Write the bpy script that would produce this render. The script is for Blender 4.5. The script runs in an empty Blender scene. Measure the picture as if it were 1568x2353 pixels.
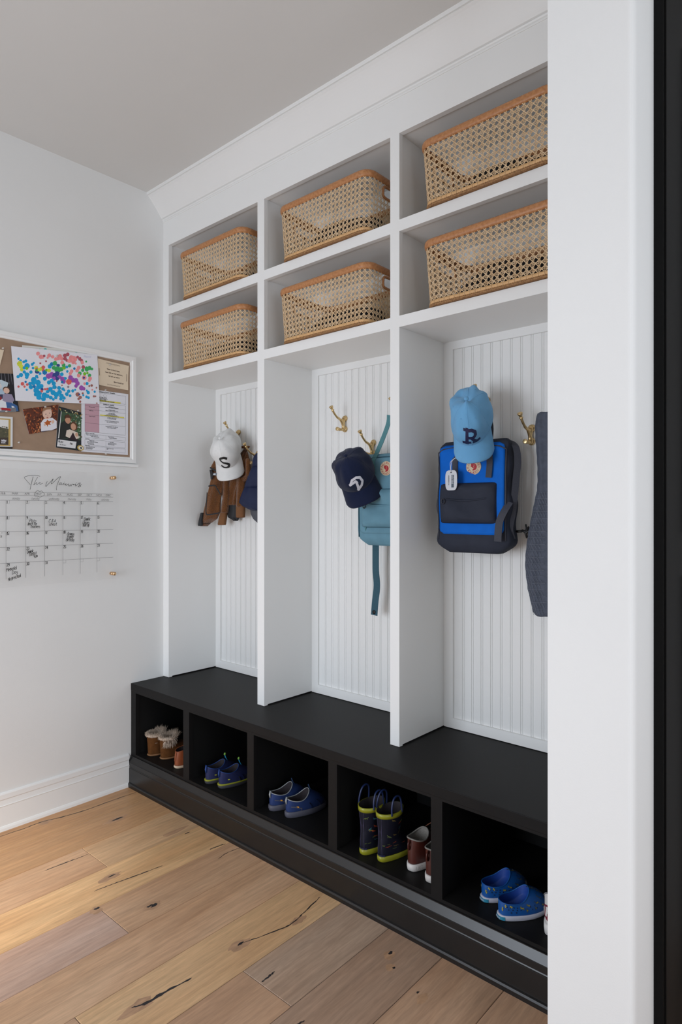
import bpy, bmesh, math, random
from mathutils import Vector, Matrix, Euler
random.seed(7)
C = bpy.context.scene.collection
PI = math.pi

# ------------------------------------------------------------------ camera
F, CX, CY, HC = 1467.47, 784.0, 1175.86, 1.245
YAW = math.radians(41.5458)
CAMX = 2.6476
FW = Vector((-math.sin(YAW), math.cos(YAW), 0)); RT = Vector((math.cos(YAW), math.sin(YAW), 0))
CAM = Vector((CAMX, 0, HC))
cam = bpy.data.cameras.new('camera'); camo = bpy.data.objects.new('camera', cam); C.objects.link(camo)
cam.sensor_fit = 'HORIZONTAL'; cam.sensor_width = 36; cam.lens = 36 * F / 1568
cam.shift_y = (1176.5 - CY) / 1568 * -1
cam.clip_start = 0.05
camo.location = CAM; camo.rotation_euler = (PI / 2, 0, YAW)
bpy.context.scene.camera = camo

# ------------------------------------------------------------------ light
world = bpy.data.worlds.new('world'); bpy.context.scene.world = world
world.use_nodes = True
world.node_tree.nodes['Background'].inputs[0].default_value = (0.95, 0.97, 1.0, 1)
world.node_tree.nodes['Background'].inputs[1].default_value = 0.3
def area(name, loc, rot, sx, sy, power, col=(1, 1, 1), spread=180):
    l = bpy.data.lights.new(name, 'AREA'); l.shape = 'RECTANGLE'; l.size = sx; l.size_y = sy
    l.energy = power; l.color = col; l.spread = math.radians(spread)
    o = bpy.data.objects.new(name, l); C.objects.link(o); o.location = loc; o.rotation_euler = rot
    return o
LC = (0.885, 0.97, 1.09)
area('daylight_glass_door', (0.90, -1.52, 1.02), (PI / 2 - 0.22, 0, 0), 1.3, 1.6, 31, LC, 145)
area('daylight_right_window', (4.5, 0.0, 1.35), (PI / 2, 0, PI / 2), 1.7, 1.5, 38, LC)
sp = bpy.data.lights.new('floor_sunlight', 'SPOT'); sp.energy = 360; sp.color = (1.0, 0.93, 0.82)
sp.spot_size = math.radians(20); sp.spot_blend = 1.0; sp.shadow_soft_size = 0.12
spo = bpy.data.objects.new('floor_sunlight', sp); C.objects.link(spo); spo.location = (1.3, -1.45, 2.2)
spo.rotation_euler = (Vector((0.42, 0.64, 0)) - Vector(spo.location)).to_track_quat('-Z', 'Y').to_euler()
vs = bpy.context.scene.view_settings
vs.view_transform = 'Standard'; vs.look = 'None'; vs.gamma = 1.0; vs.use_curve_mapping = False; vs.exposure = 0.0

# ------------------------------------------------------------------ helpers
def lin(c):
    r = []
    for v in c[:3]:
        v /= 255.0
        r.append(v / 12.92 if v <= 0.04045 else ((v + 0.055) / 1.055) ** 2.4)
    return (r[0], r[1], r[2], 1)
MATS = {}
def mat(name, col, rough=0.6, metal=0.0, noise=0.0, scale=40.0, bump=0.0, bscale=200.0, spec=0.5, col2=None, sheen=0.0, stretch=None, coat=0.0):
    if name in MATS: return MATS[name]
    m = bpy.data.materials.new(name); m.use_nodes = True; nt = m.node_tree
    b = nt.nodes['Principled BSDF']
    b.inputs['Roughness'].default_value = rough; b.inputs['Metallic'].default_value = metal
    b.inputs['Specular IOR Level'].default_value = spec
    if sheen: b.inputs['Sheen Weight'].default_value = sheen
    if coat: b.inputs['Coat Weight'].default_value = coat; b.inputs['Coat Roughness'].default_value = 0.25
    base = lin(col)
    tc = nt.nodes.new('ShaderNodeTexCoord'); mp = nt.nodes.new('ShaderNodeMapping')
    nt.links.new(tc.outputs['Object'], mp.inputs[0])
    if stretch: mp.inputs['Scale'].default_value = stretch
    n = nt.nodes.new('ShaderNodeTexNoise'); n.inputs['Scale'].default_value = scale; n.inputs['Detail'].default_value = 4
    nt.links.new(mp.outputs[0], n.inputs['Vector'])
    r = nt.nodes.new('ShaderNodeValToRGB')
    c2 = lin(col2) if col2 else tuple(min(1, v * (1 - noise)) for v in base[:3]) + (1,)
    c1 = base if col2 else tuple(min(1, v * (1 + noise)) for v in base[:3]) + (1,)
    r.color_ramp.elements[0].position = 0.3; r.color_ramp.elements[1].position = 0.7
    r.color_ramp.elements[0].color = c2; r.color_ramp.elements[1].color = c1
    nt.links.new(n.outputs['Fac'], r.inputs[0]); nt.links.new(r.outputs[0], b.inputs['Base Color'])
    if bump:
        n2 = nt.nodes.new('ShaderNodeTexNoise'); n2.inputs['Scale'].default_value = bscale; n2.inputs['Detail'].default_value = 3
        nt.links.new(mp.outputs[0], n2.inputs['Vector'])
        bp = nt.nodes.new('ShaderNodeBump'); bp.inputs['Strength'].default_value = bump; bp.inputs['Distance'].default_value = 0.002
        nt.links.new(n2.outputs['Fac'], bp.inputs['Height']); nt.links.new(bp.outputs[0], b.inputs['Normal'])
    MATS[name] = m
    return m

class MB:
    def __init__(s): s.v = []; s.f = []; s.m = []; s.sm = []
    def add(s, vs, fs, mi=0, smooth=False):
        o = len(s.v); s.v += [tuple(v) for v in vs]
        for f in fs: s.f.append([i + o for i in f]); s.m.append(mi); s.sm.append(smooth)
        return s
    def box(s, x0, x1, y0, y1, z0, z1, mi=0):
        vs = [(x, y, z) for z in (z0, z1) for y in (y0, y1) for x in (x0, x1)]
        return s.add(vs, [(0, 2, 3, 1), (4, 5, 7, 6), (0, 1, 5, 4), (2, 6, 7, 3), (0, 4, 6, 2), (1, 3, 7, 5)], mi)
    def loft(s, rings, mi=0, closed=True, cap0=True, cap1=True, smooth=True, loop=False):
        n = len(rings[0]); vs = [p for r in rings for p in r]; fs = []
        R = len(rings)
        for k in range(R if loop else R - 1):
            a = k * n; b = ((k + 1) % R) * n
            for i in range(n if closed else n - 1):
                j = (i + 1) % n; fs.append((a + i, a + j, b + j, b + i))
        if cap0 and not loop and closed: fs.append(tuple(range(n))[::-1])
        if cap1 and not loop and closed: fs.append(tuple(range((R - 1) * n, R * n)))
        return s.add(vs, fs, mi, smooth)
    def tube(s, path, rad, seg=8, mi=0, loop=False, caps=True, flat=1.0, up=None):
        path = [Vector(p) for p in path]; n = len(path)
        rads = rad if isinstance(rad, (list, tuple)) else [rad] * n
        rings = []; ref = Vector(up) if up else None
        prev = None
        for i, p in enumerate(path):
            if loop: t = path[(i + 1) % n] - path[i - 1]
            else: t = path[min(i + 1, n - 1)] - path[max(i - 1, 0)]
            if t.length < 1e-9: t = Vector((0, 0, 1))
            t.normalize()
            if ref is not None: a = ref - t * ref.dot(t)
            elif prev is None:
                q = Vector((0, 0, 1)) if abs(t.z) < 0.9 else Vector((1, 0, 0)); a = q - t * q.dot(t)
            else: a = prev - t * prev.dot(t)
            if a.length < 1e-6: a = t.orthogonal()
            a.normalize(); prev = a; b = t.cross(a)
            rings.append([p + (a * math.cos(2 * PI * k / seg) + b * math.sin(2 * PI * k / seg) * flat) * rads[i] for k in range(seg)])
        return s.loft(rings, mi, True, caps, caps, True, loop)
    def lathe(s, c, axis, prof, seg=16, mi=0):
        ax = Vector(axis).normalized(); a = ax.orthogonal().normalized(); b = ax.cross(a); c = Vector(c)
        rings = [[c + ax * h + (a * math.cos(2 * PI * k / seg) + b * math.sin(2 * PI * k / seg)) * r for k in range(seg)] for h, r in prof]
        return s.loft(rings, mi)
    def prism(s, prof, x0, x1, mi=0, axis='x', smooth=False):
        # prof list of (y,z) swept along x; or (x,z) swept along y
        if axis == 'x': r0 = [(x0, y, z) for y, z in prof]; r1 = [(x1, y, z) for y, z in prof]
        else: r0 = [(x, x0, z) for x, z in prof]; r1 = [(x, x1, z) for x, z in prof]
        return s.loft([r0, r1], mi, smooth=smooth)
    def poly(s, pts, mi=0):
        return s.add(pts, [tuple(range(len(pts)))], mi)
    def build(s, name, mats, parent=None, bevel=0, world=True, subd=0, solid=0):
        me = bpy.data.meshes.new(name)
        off = Vector((0, 0, 0))
        if parent is not None and world:
            p = parent
            while p: off += p.location; p = p.parent
        me.from_pydata([(v[0] - off.x, v[1] - off.y, v[2] - off.z) for v in s.v], [], s.f)
        if not isinstance(mats, (list, tuple)): mats = [mats]
        for m in mats: me.materials.append(m)
        me.polygons.foreach_set('material_index', s.m); me.polygons.foreach_set('use_smooth', s.sm)
        bm = bmesh.new(); bm.from_mesh(me); bmesh.ops.recalc_face_normals(bm, faces=bm.faces); bm.to_mesh(me); bm.free()
        me.update()
        o = bpy.data.objects.new(name, me); C.objects.link(o)
        if parent: o.parent = parent
        if solid:
            d = o.modifiers.new('s', 'SOLIDIFY'); d.thickness = solid; d.offset = 0
        if bevel:
            d = o.modifiers.new('b', 'BEVEL'); d.width = bevel; d.segments = 2; d.limit_method = 'ANGLE'
        if subd:
            d = o.modifiers.new('u', 'SUBSURF'); d.levels = subd; d.render_levels = subd
        return o
def thing(name, label, cat, loc=(0, 0, 0), group=None, rotz=0):
    o = bpy.data.objects.new(name, None); C.objects.link(o); o.location = loc; o.rotation_euler = (0, 0, rotz)
    o.empty_display_size = 0.05
    return tag(o, label, cat, group)
def tag(o, label, cat, group=None):
    o['label'] = label; o['category'] = cat
    if group: o['group'] = group
    return o
def struct(o): o['kind'] = 'structure'; return o
def lab(o, label): o['label'] = label; return o
def copy_tree(o, parent=None):
    c = o.copy(); C.objects.link(c); c.parent = parent
    for ch in list(KIDS.get(o.name, [])): copy_tree(ch, c)
    return c
KIDS = {}
def note(root):
    for o in C.objects:
        if o.parent: KIDS.setdefault(o.parent.name, [])
        if o.parent and o not in KIDS[o.parent.name]: KIDS[o.parent.name].append(o)
# pixel of the photograph -> point on a real plane
def ray(u, v): return FW + RT * ((u - CX) / F) + Vector((0, 0, -(v - CY) / F))
def onx(u, v, x): r = ray(u, v); return CAM + r * ((x - CAM.x) / r.x)
def ony(u, v, y): r = ray(u, v); return CAM + r * (y / r.y)

# ------------------------------------------------------------------ stroke lettering
G = {'A': "02 28 42|14 34", 'B': "02 08 38 47 46 35 05|35 44 43 32 02", 'C': "47 38 18 07 03 12 32 43", 'D': "02 08 28 46 44 22 02",
 'E': "42 02 08 48|05 35", 'F': "02 08 48|05 35", 'G': "47 38 18 07 03 12 32 43 45 25", 'H': "02 08|42 48|05 45", 'I': "22 28",
 'J': "03 12 22 33 38", 'K': "02 08|48 05 42", 'L': "08 02 42", 'M': "02 08 25 48 42", 'N': "02 08 42 48",
 'O': "12 03 07 18 38 47 43 32 12", 'P': "02 08 38 47 46 35 05", 'R': "02 08 38 47 46 35 05|25 42",
 'S': "47 38 18 07 06 15 35 44 43 32 12 03", 'T': "08 48|28 22", 'U': "08 03 12 32 43 48", 'V': "08 22 48", 'W': "08 12 26 32 48",
 'X': "08 42|02 48", 'Y': "08 25 48|25 22", 'Z': "08 48 02 42",
 'a': "36 16 05 03 12 22 33|36 32", 'b': "08 02 22 33 35 26 06", 'c': "36 16 05 03 12 32", 'd': "38 32 12 03 05 16 36",
 'e': "04 34 35 26 16 05 03 12 32", 'f': "37 28 18 17 12|06 26", 'g': "36 16 05 03 12 32|36 31 20 00", 'h': "08 02|05 16 26 35 32",
 'i': "06 02|07 08", 'j': "26 21 10 00|27 28", 'k': "08 02|36 04 32", 'l': "08 02", 'm': "02 06|05 16 25 22|25 36 45 42",
 'n': "02 06|05 16 26 35 32", 'o': "12 03 05 16 26 35 33 22 12", 'p': "00 06 26 35 33 22 02", 'q': "30 36 16 05 03 12 32",
 'r': "02 06|04 16 26", 's': "36 16 05 14 24 33 22 02", 't': "18 13 22 32|06 26", 'u': "06 03 12 22 33|36 32", 'v': "06 12 36",
 'w': "06 12 24 32 46", 'x': "06 32|02 36", 'y': "06 13 33|36 31 10 00", 'z': "06 36 02 32",
 '0': "12 03 07 18 28 37 33 22 12", '1': "06 18 12", '2': "07 18 28 37 36 02 32", '3': "08 38 15 25 34 33 22 02", '4': "28 22|28 04 34",
 '5': "38 08 05 25 34 33 22 02", '6': "28 05 03 12 22 33 34 25 05", '7': "08 38 12", '8': "15 06 07 18 28 37 36 25 15 04 03 12 22 33 34 25",
 '9': "35 15 06 07 18 28 37 35 22", '&': "43 22 12 03 04 37 28 18 17 42", "'": "08 07", '"': "08 07|18 17", '.': "02 03", ',': "03 01", '-': "05 25", ' ': ""}
def gstr(ch):
    s = G.get(ch, G['o'])
    return [[(int(p[0]), int(p[1]) - 2) for p in st.split()] for st in s.split('|')] if s else []
def gwid(ch):
    if ch == ' ': return 2.6
    if ch in "il'.,": return 1.6
    if ch == '1': return 2.6
    m = max(p[0] for st in gstr(ch) for p in st)
    return m + 1.4
def text_strokes(t, x, y, h, slant=0.0, align='l', rot=0.0, jit=0.0, sx=1.0):
    k = h / 6.0; w = sum(gwid(c) for c in t) * k * sx
    ox = 0 if align == 'l' else (-w / 2 if align == 'c' else -w)
    out = []; cx = 0
    for ch in t:
        jy = random.uniform(-jit, jit) * h
        for st in gstr(ch):
            pts = []
            for px, py in st:
                X = ox + (cx + px * 1.0) * k * sx + slant * py * k; Y = py * k + jy
                X += random.uniform(-jit, jit) * h * 0.5
                pts.append((x + X * math.cos(rot) - Y * math.sin(rot), y + X * math.sin(rot) + Y * math.cos(rot)))
            out.append(pts)
        cx += gwid(ch)
    return out
def smooth(pts, n=6):
    if len(pts) < 3: return pts
    out = []
    P = [pts[0]] + list(pts) + [pts[-1]]
    for i in range(1, len(P) - 2):
        for k in range(n):
            t = k / n; a, b, c, d = P[i - 1], P[i], P[i + 1], P[i + 2]
            out.append(tuple(0.5 * (2 * b[j] + (c[j] - a[j]) * t + (2 * a[j] - 5 * b[j] + 4 * c[j] - d[j]) * t * t + (3 * b[j] - a[j] - 3 * c[j] + d[j]) * t ** 3) for j in range(len(b))))
    out.append(tuple(pts[-1])); return out
def ribbon(mb, pts, w, M, mi=0):
    """2-D polyline -> ribbon of width w, M maps 2-D to 3-D"""
    n = len(pts)
    if n < 2: return
    L = []; R = []
    for i in range(n):
        a = pts[max(i - 1, 0)]; b = pts[min(i + 1, n - 1)]
        dx, dy = b[0] - a[0], b[1] - a[1]; d = math.hypot(dx, dy) or 1e-9
        nx, ny = -dy / d * w / 2, dx / d * w / 2
        p = pts[i]
        if i == 0: p = (p[0] - dx / d * w * 0.4, p[1] - dy / d * w * 0.4)
        if i == n - 1: p = (p[0] + dx / d * w * 0.4, p[1] + dy / d * w * 0.4)
        L.append(M(p[0] + nx, p[1] + ny)); R.append(M(p[0] - nx, p[1] - ny))
    mb.add(L + R, [(i, i + 1, n + i + 1, n + i) for i in range(n - 1)], mi)
def write(mb, t, x, y, h, w, M, mi=0, sm=False, **k):
    for st in text_strokes(t, x, y, h, **k): ribbon(mb, smooth(st, 3) if sm else st, w, M, mi)

# ------------------------------------------------------------------ materials
WALL = mat('wall_paint', (232, 232, 230), 0.85, noise=0.01, scale=3, bump=0.10, bscale=260, spec=0.2)
CEIL = mat('ceiling_paint', (222, 221, 218), 0.9, noise=0.01, scale=2, bump=0.05, bscale=200, spec=0.2)
TRIM = mat('white_satin_paint', (238, 238, 236), 0.42, noise=0.006, scale=5, spec=0.4)
BLACK = mat('black_satin_paint', (24, 23, 23), 0.5, noise=0.05, scale=8, bump=0.03, bscale=120, spec=0.15)
BASEP = mat('black_gloss_trim_paint', (24, 23, 23), 0.3, noise=0.04, scale=8, bump=0.02, bscale=120, spec=0.5)
DOORB = mat('black_door_paint', (14, 14, 14), 0.6, noise=0.05, scale=8, spec=0.12)
BLACKSHADE = mat('black_shaded_inside', (15, 15, 15), 0.6, noise=0.05, scale=8, spec=0.3)  # the bench black again, lowered to carry the shade inside the cubbies
BRASS = mat('brushed_brass', (218, 190, 140), 0.36, 1.0, noise=0.06, scale=60, bump=0.02)
CANE = mat('pale_cane', (232, 206, 170), 0.5, noise=0.13, scale=90, col2=(208, 172, 128), spec=0.4)
PEEL = mat('rattan_peel', (216, 172, 120), 0.45, noise=0.1, scale=60, spec=0.4)
RATTAN = mat('honey_rattan_wrap', (196, 140, 92), 0.42, scale=120, col2=(168, 110, 66), spec=0.45)
WEAVE = mat('tan_woven_edge', (176, 132, 84), 0.6, scale=200, col2=(118, 80, 46))

# ------------------------------------------------------------------ structure
H = 2.731
YF, YB = 1.713, 1.9864
XE = 2.09                         # left face of the stub wall
def wood():
    m = bpy.data.materials.new('oak_planks'); m.use_nodes = True; nt = m.node_tree; N = nt.nodes.new; Lk = nt.links.new
    b = nt.nodes['Principled BSDF']; b.inputs['Roughness'].default_value = 0.42; b.inputs['Specular IOR Level'].default_value = 0.38
    at = N('ShaderNodeAttribute'); at.attribute_name = 'plank'
    sd = N('ShaderNodeAttribute'); sd.attribute_name = 'seed'
    tc = N('ShaderNodeTexCoord')
    off = N('ShaderNodeVectorMath'); off.operation = 'ADD'; Lk(tc.outputs['Object'], off.inputs[0]); Lk(sd.outputs['Vector'], off.inputs[1])
    def noise(sc, det, stretch, dist=0):
        mp = N('ShaderNodeMapping'); mp.inputs['Scale'].default_value = stretch; Lk(off.outputs[0], mp.inputs[0])
        n = N('ShaderNodeTexNoise'); n.inputs['Scale'].default_value = sc; n.inputs['Detail'].default_value = det; n.inputs['Distortion'].default_value = dist
        Lk(mp.outputs[0], n.inputs['Vector']); return n
    fine = noise(210, 6, (1, 0.09, 1), 0.4); broad = noise(7, 3, (1, 0.16, 1), 0.6); mid = noise(22, 6, (1, 0.10, 1), 1.6)
    mpw = N('ShaderNodeMapping'); mpw.inputs['Scale'].default_value = (1, 0.11, 1); Lk(off.outputs[0], mpw.inputs[0])
    wv = N('ShaderNodeTexWave'); wv.wave_type = 'RINGS'; wv.rings_direction = 'Z'; wv.inputs['Scale'].default_value = 16; wv.inputs['Distortion'].default_value = 6; wv.inputs['Detail'].default_value = 3; wv.inputs['Detail Scale'].default_value = 1.3
    Lk(mpw.outputs[0], wv.inputs['Vector'])
    def mul(a, fac, lo, hi):
        mr = N('ShaderNodeMapRange'); mr.inputs['From Min'].default_value = 0.25; mr.inputs['From Max'].default_value = 0.75
        mr.inputs['To Min'].default_value = lo; mr.inputs['To Max'].default_value = hi; Lk(fac, mr.inputs[0])
        vm = N('ShaderNodeVectorMath'); vm.operation = 'SCALE'; Lk(a, vm.inputs[0]); Lk(mr.outputs[0], vm.inputs['Scale']); return vm.outputs[0]
    c = mul(at.outputs['Color'], fine.outputs['Fac'], 0.86, 1.12)
    c = mul(c, mid.outputs['Fac'], 0.84, 1.12)
    c = mul(c, wv.outputs['Fac'], 0.97, 1.03)
    mx = N('ShaderNodeMix'); mx.data_type = 'RGBA'; mx.blend_type = 'MULTIPLY'; mx.inputs['Factor'].default_value = 1
    rp = N('ShaderNodeValToRGB'); rp.color_ramp.elements[0].position = 0.32; rp.color_ramp.elements[1].position = 0.68
    rp.color_ramp.elements[0].color = (0.94, 0.86, 0.80, 1); rp.color_ramp.elements[1].color = (1.12, 1.14, 1.16, 1)
    Lk(broad.outputs['Fac'], rp.inputs[0]); Lk(c, mx.inputs['A']); Lk(rp.outputs[0], mx.inputs['B'])
    Lk(mx.outputs['Result'], b.inputs['Base Color'])
    bp = N('ShaderNodeBump'); bp.inputs['Strength'].default_value = 0.25; bp.inputs['Distance'].default_value = 0.0008
    Lk(fine.outputs['Fac'], bp.inputs['Height']); Lk(bp.outputs[0], b.inputs['Normal'])
    return m
OAK = wood()
CRACK = mat('dark_wood_fill', (34, 30, 32), 0.5, noise=0.3, scale=80)
KNOT = mat('brown_knot', (178, 140, 108), 0.5, noise=0.2, scale=90, stretch=(1, 0.3, 1))
def make_floor():
    mb = MB(); cols = []; seeds = []
    W = 0.1875; x0 = 0.363 - 2 * W - 0.02
    joints = {2: [1.133, -0.9], 4: [0.997, -1.0], 7: [1.120, -0.7], 6: [0.742, -1.3], 3: [-0.2], 5: [0.1, -2.0], 1: [0.3], 8: [-0.3], 9: [0.35]}
    tones = {(2, 0): (196, 160, 122), (2, 1): (196, 158, 124), (3, 0): (212, 172, 126), (4, 0): (198, 160, 126), (4, 1): (190, 160, 142), (1, 0): (186, 146, 106),
             (5, 0): (198, 160, 126), (6, 0): (206, 168, 126), (6, 1): (188, 152, 122), (7, 0): (176, 150, 128), (7, 1): (184, 148, 118), (8, 0): (168, 140, 118), (0, 0): (188, 146, 104)}
    for i in range(0, 25):
        a = 0.363 + (i - 2) * W; b = a + W
        if i == 0: a = -0.05
        if a > 4.7: break
        ys = [2.3] + joints.get(i, [random.uniform(-0.5, 1.0)]) + [-2.7]
        for j in range(len(ys) - 1):
            g = 0.0006; t = tones.get((i, j), (lambda q: (q, q - 34, q - 62))(random.randint(184, 200)))
            y1, y0 = ys[j] - g, ys[j + 1] + g; xa, xb = a + g, b - g; e = 0.0012
            r0 = [(xa, y0, -0.0015), (xb, y0, -0.0015), (xb, y1, -0.0015), (xa, y1, -0.0015)]
            r1 = [(xa + e, y0 + e, 0), (xb - e, y0 + e, 0), (xb - e, y1 - e, 0), (xa + e, y1 - e, 0)]
            n = len(mb.f); mb.loft([r0, r1], 0, smooth=False, cap0=False)
            s = (random.uniform(0, 50), random.uniform(0, 50), 0)
            for _ in range(len(mb.f) - n): cols.append(lin(t)); seeds.append(s)
    n = len(mb.f)
    mb.box(-0.05, 4.75, -2.7, 2.3, -0.05, -0.0016, 1)
    def blob(cx, cy, rx, ry, z, mi, k=14, wob=0.3):
        mb.poly([(cx + rx * math.cos(2 * PI * i / k) * (1 + random.uniform(-wob, wob)), cy + ry * math.sin(2 * PI * i / k) * (1 + random.uniform(-wob, wob)), z) for i in range(k)], mi)
    def crack(pts, w0):
        p = smooth(pts, 8); m = len(p); L = []; R = []
        for i, q in enumerate(p):
            w = 1.5 * w0 * (0.15 + math.sin(PI * min(1, (i + 0.5) / m)) ** 0.6) * random.uniform(0.4, 1.3)
            jx = random.uniform(-0.0012, 0.0012)
            L.append((q[0] - w + jx, q[1], 0.0003)); R.append((q[0] + w + jx, q[1], 0.0003))
        mb.add(L + R, [(i, i + 1, m + i + 1, m + i) for i in range(m - 1)], 1)
    for cx, cy, rx, ry in [(0.253, 1.33, 0.016, 0.05), (0.616, 1.10, 0.015, 0.045), (0.863, 1.117, 0.018, 0.03), (1.212, 1.18, 0.018, 0.035), (0.753, 0.985, 0.018, 0.02), (1.20, 0.86, 0.02, 0.05), (1.56, 1.43, 0.014, 0.02), (1.59, 1.395, 0.012, 0.016), (0.515, 1.43, 0.012, 0.06), (1.26, 1.37, 0.014, 0.03), (1.72, 1.36, 0.012, 0.02), (0.06, 1.13, 0.018, 0.03)]:
        blob(cx, cy, rx, ry, 0.00015, 2, 16, 0.25)
    for cx, cy, rx, ry in [(0.253, 1.335, 0.006, 0.022), (0.612, 1.115, 0.004, 0.012), (0.866, 1.120, 0.008, 0.012), (0.858, 1.108, 0.004, 0.010), (1.210, 1.185, 0.004, 0.011), (0.745, 0.992, 0.006, 0.009), (1.557, 1.442, 0.005, 0.008), (1.60, 1.40, 0.004, 0.005), (0.56, 1.455, 0.003, 0.012), (1.70, 1.37, 0.003, 0.005)]:
        blob(cx, cy, rx, ry, 0.0003, 1, 10, 0.35)
    crack([(0.045, 0.95), (0.05, 1.05), (0.048, 1.12), (0.07, 1.20), (0.083, 1.30), (0.082, 1.40), (0.088, 1.52)], 0.0016)
    crack([(0.652, 1.03), (0.66, 1.09), (0.672, 1.16), (0.688, 1.264)], 0.0015)
    crack([(0.410, 0.975), (0.414, 1.05), (0.419, 1.128)], 0.0013)
    crack([(1.212, 1.19), (1.235, 1.26), (1.256, 1.34), (1.245, 1.41), (1.228, 1.50)], 0.0015)
    crack([(1.19, 0.85), (1.205, 0.882), (1.208, 0.94), (1.219, 1.012)], 0.0026)
    crack([(1.370, 1.125), (1.369, 1.15), (1.366, 1.175)], 0.002)
    crack([(0.725, 1.44), (0.728, 1.47), (0.735, 1.505)], 0.0016)
    crack([(0.80, 1.42), (0.79, 1.47), (0.80, 1.53)], 0.001)
    crack([(1.50, 1.02), (1.53, 1.06), (1.545, 1.11)], 0.0016)
    for _ in range(len(mb.f) - n): cols.append((0.3, 0.2, 0.1, 1)); seeds.append((0, 0, 0))
    me = bpy.data.meshes.new('floor'); me.from_pydata(mb.v, [], mb.f)
    for m in (OAK, CRACK, KNOT): me.materials.append(m)
    me.polygons.foreach_set('material_index', mb.m)
    a = me.attributes.new('plank', 'FLOAT_COLOR', 'FACE'); b = me.attributes.new('seed', 'FLOAT_VECTOR', 'FACE')
    for i in range(len(mb.f)): a.data[i].color = cols[i]; b.data[i].vector = seeds[i]
    o = bpy.data.objects.new('floor', me); C.objects.link(o); struct(o)
make_floor()
struct(MB().box(-0.1, 4.75, -2.75, 2.3, H, H + 0.1).build('ceiling', CEIL))
struct(MB().box(-0.12, 0.0, -2.75, 2.3, 0, H).build('wall_left', WALL))
struct(MB().box(0.0, 4.75, 2.05, 2.2, 0, H).build('wall_back', WALL))
def wall_with_hole(name, fixed, a0, a1, h0, h1, z0, z1, axis):
    mb = MB()
    for (p, q, r, s) in ((a0, h0, 0, H), (h1, a1, 0, H), (h0, h1, 0, z0), (h0, h1, z1, H)):
        if axis == 'y': mb.box(p, q, fixed, fixed + 0.12, r, s)
        else: mb.box(fixed, fixed + 0.12, p, q, r, s)
    return struct(mb.build(name, WALL))
wall_with_hole('wall_front', -1.74, 0.0, 4.75, 0.15, 1.75, 0.10, 2.05, 'y')
wall_with_hole('wall_right', 4.63, -1.62, 2.05, -0.9, 0.9, 0.55, 2.15, 'x')
w = MB()
for a, b, c, d in ((0.15, 1.75, 0.10, 0.15), (0.15, 1.75, 2.0, 2.05), (0.15, 0.20, 0.15, 2.0), (1.70, 1.75, 0.15, 2.0), (0.93, 0.97, 0.15, 2.0)): w.box(a, b, -1.72, -1.64, c, d)
struct(w.build('window_1', TRIM))
w = MB()
for a, b, c, d in ((-0.9, 0.9, 0.55, 0.60), (-0.9, 0.9, 2.10, 2.15), (-0.9, -0.85, 0.60, 2.10), (0.85, 0.9, 0.60, 2.10), (-0.02, 0.02, 0.60, 2.10)): w.box(4.65, 4.73, a, b, c, d)
struct(w.build('window_2', TRIM))
# stub wall with softly rounded corner, and the black door on its far side
Y1 = 1.276; XR = 2.2615
prof = [(XE, 2.05), (XE, Y1)]
for k in range(7):
    a = PI * 1.5 + k * PI / 12; prof.append((XR - 0.013 + 0.013 * math.cos(a), Y1 + 0.013 + 0.013 * math.sin(a)))
prof.append((XR, 2.05))
mb = MB(); mb.loft([[(x, y, 0) for x, y in prof], [(x, y, H) for x, y in prof]], smooth=False)
struct(mb.build('wall_right_stub', WALL))
mb = MB()
mb.box(XR, XR + 0.018, 1.397, 1.405, 0, 2.5); mb.box(XR, XR + 0.022, 1.405, 1.46, 0, 2.5); mb.box(XR, XR + 0.017, 1.46, 1.50, 0, 2.5); mb.box(XR, XR + 0.008, 1.50, 1.53, 0, 2.5)
dr = struct(mb.build('door_1', DOORB))
mb = MB().box(XR + 0.001, XR + 0.006, 1.53, 2.04, 0.01, 2.44)
for z0, z1 in ((0.15, 1.1), (1.2, 2.3)): mb.box(XR + 0.006, XR + 0.012, 1.60, 1.97, z0, z1)
mb.build('door_panel', DOORB, dr)
mb = MB().prism([(0, 0), (0.015, 0), (0.014, 0.010), (0.011, 0.0175), (0.009, 0.0185), (0.009, 0.093), (0.0105, 0.0965), (0.0075, 0.0975), (0.006, 0.118), (0.0085, 0.122), (0.008, 0.140), (0.005, 0.1455), (0, 0.147)], -2.6, 1.53, axis='y')
struct(mb.build('baseboard_left', TRIM))
cr = [(1.72, 2.619), (1.7105, 2.619), (1.7095, 2.6235), (1.7115, 2.6255), (1.7085, 2.627), (1.706, 2.631), (1.709, 2.633)]
for k in range(11):
    t = k / 10; cr.append((1.702 - 0.072 * t ** 0.92 * (0.86 + 0.14 * t), 2.635 + 0.082 * (1 - (1 - t) ** 1.15)))
cr += [(1.631, 2.7195), (1.625, 2.7195), (1.623, H), (1.72, H)]
struct(MB().prism(cr, 0.0, XE, axis='x').build('trim_1', TRIM))

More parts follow.
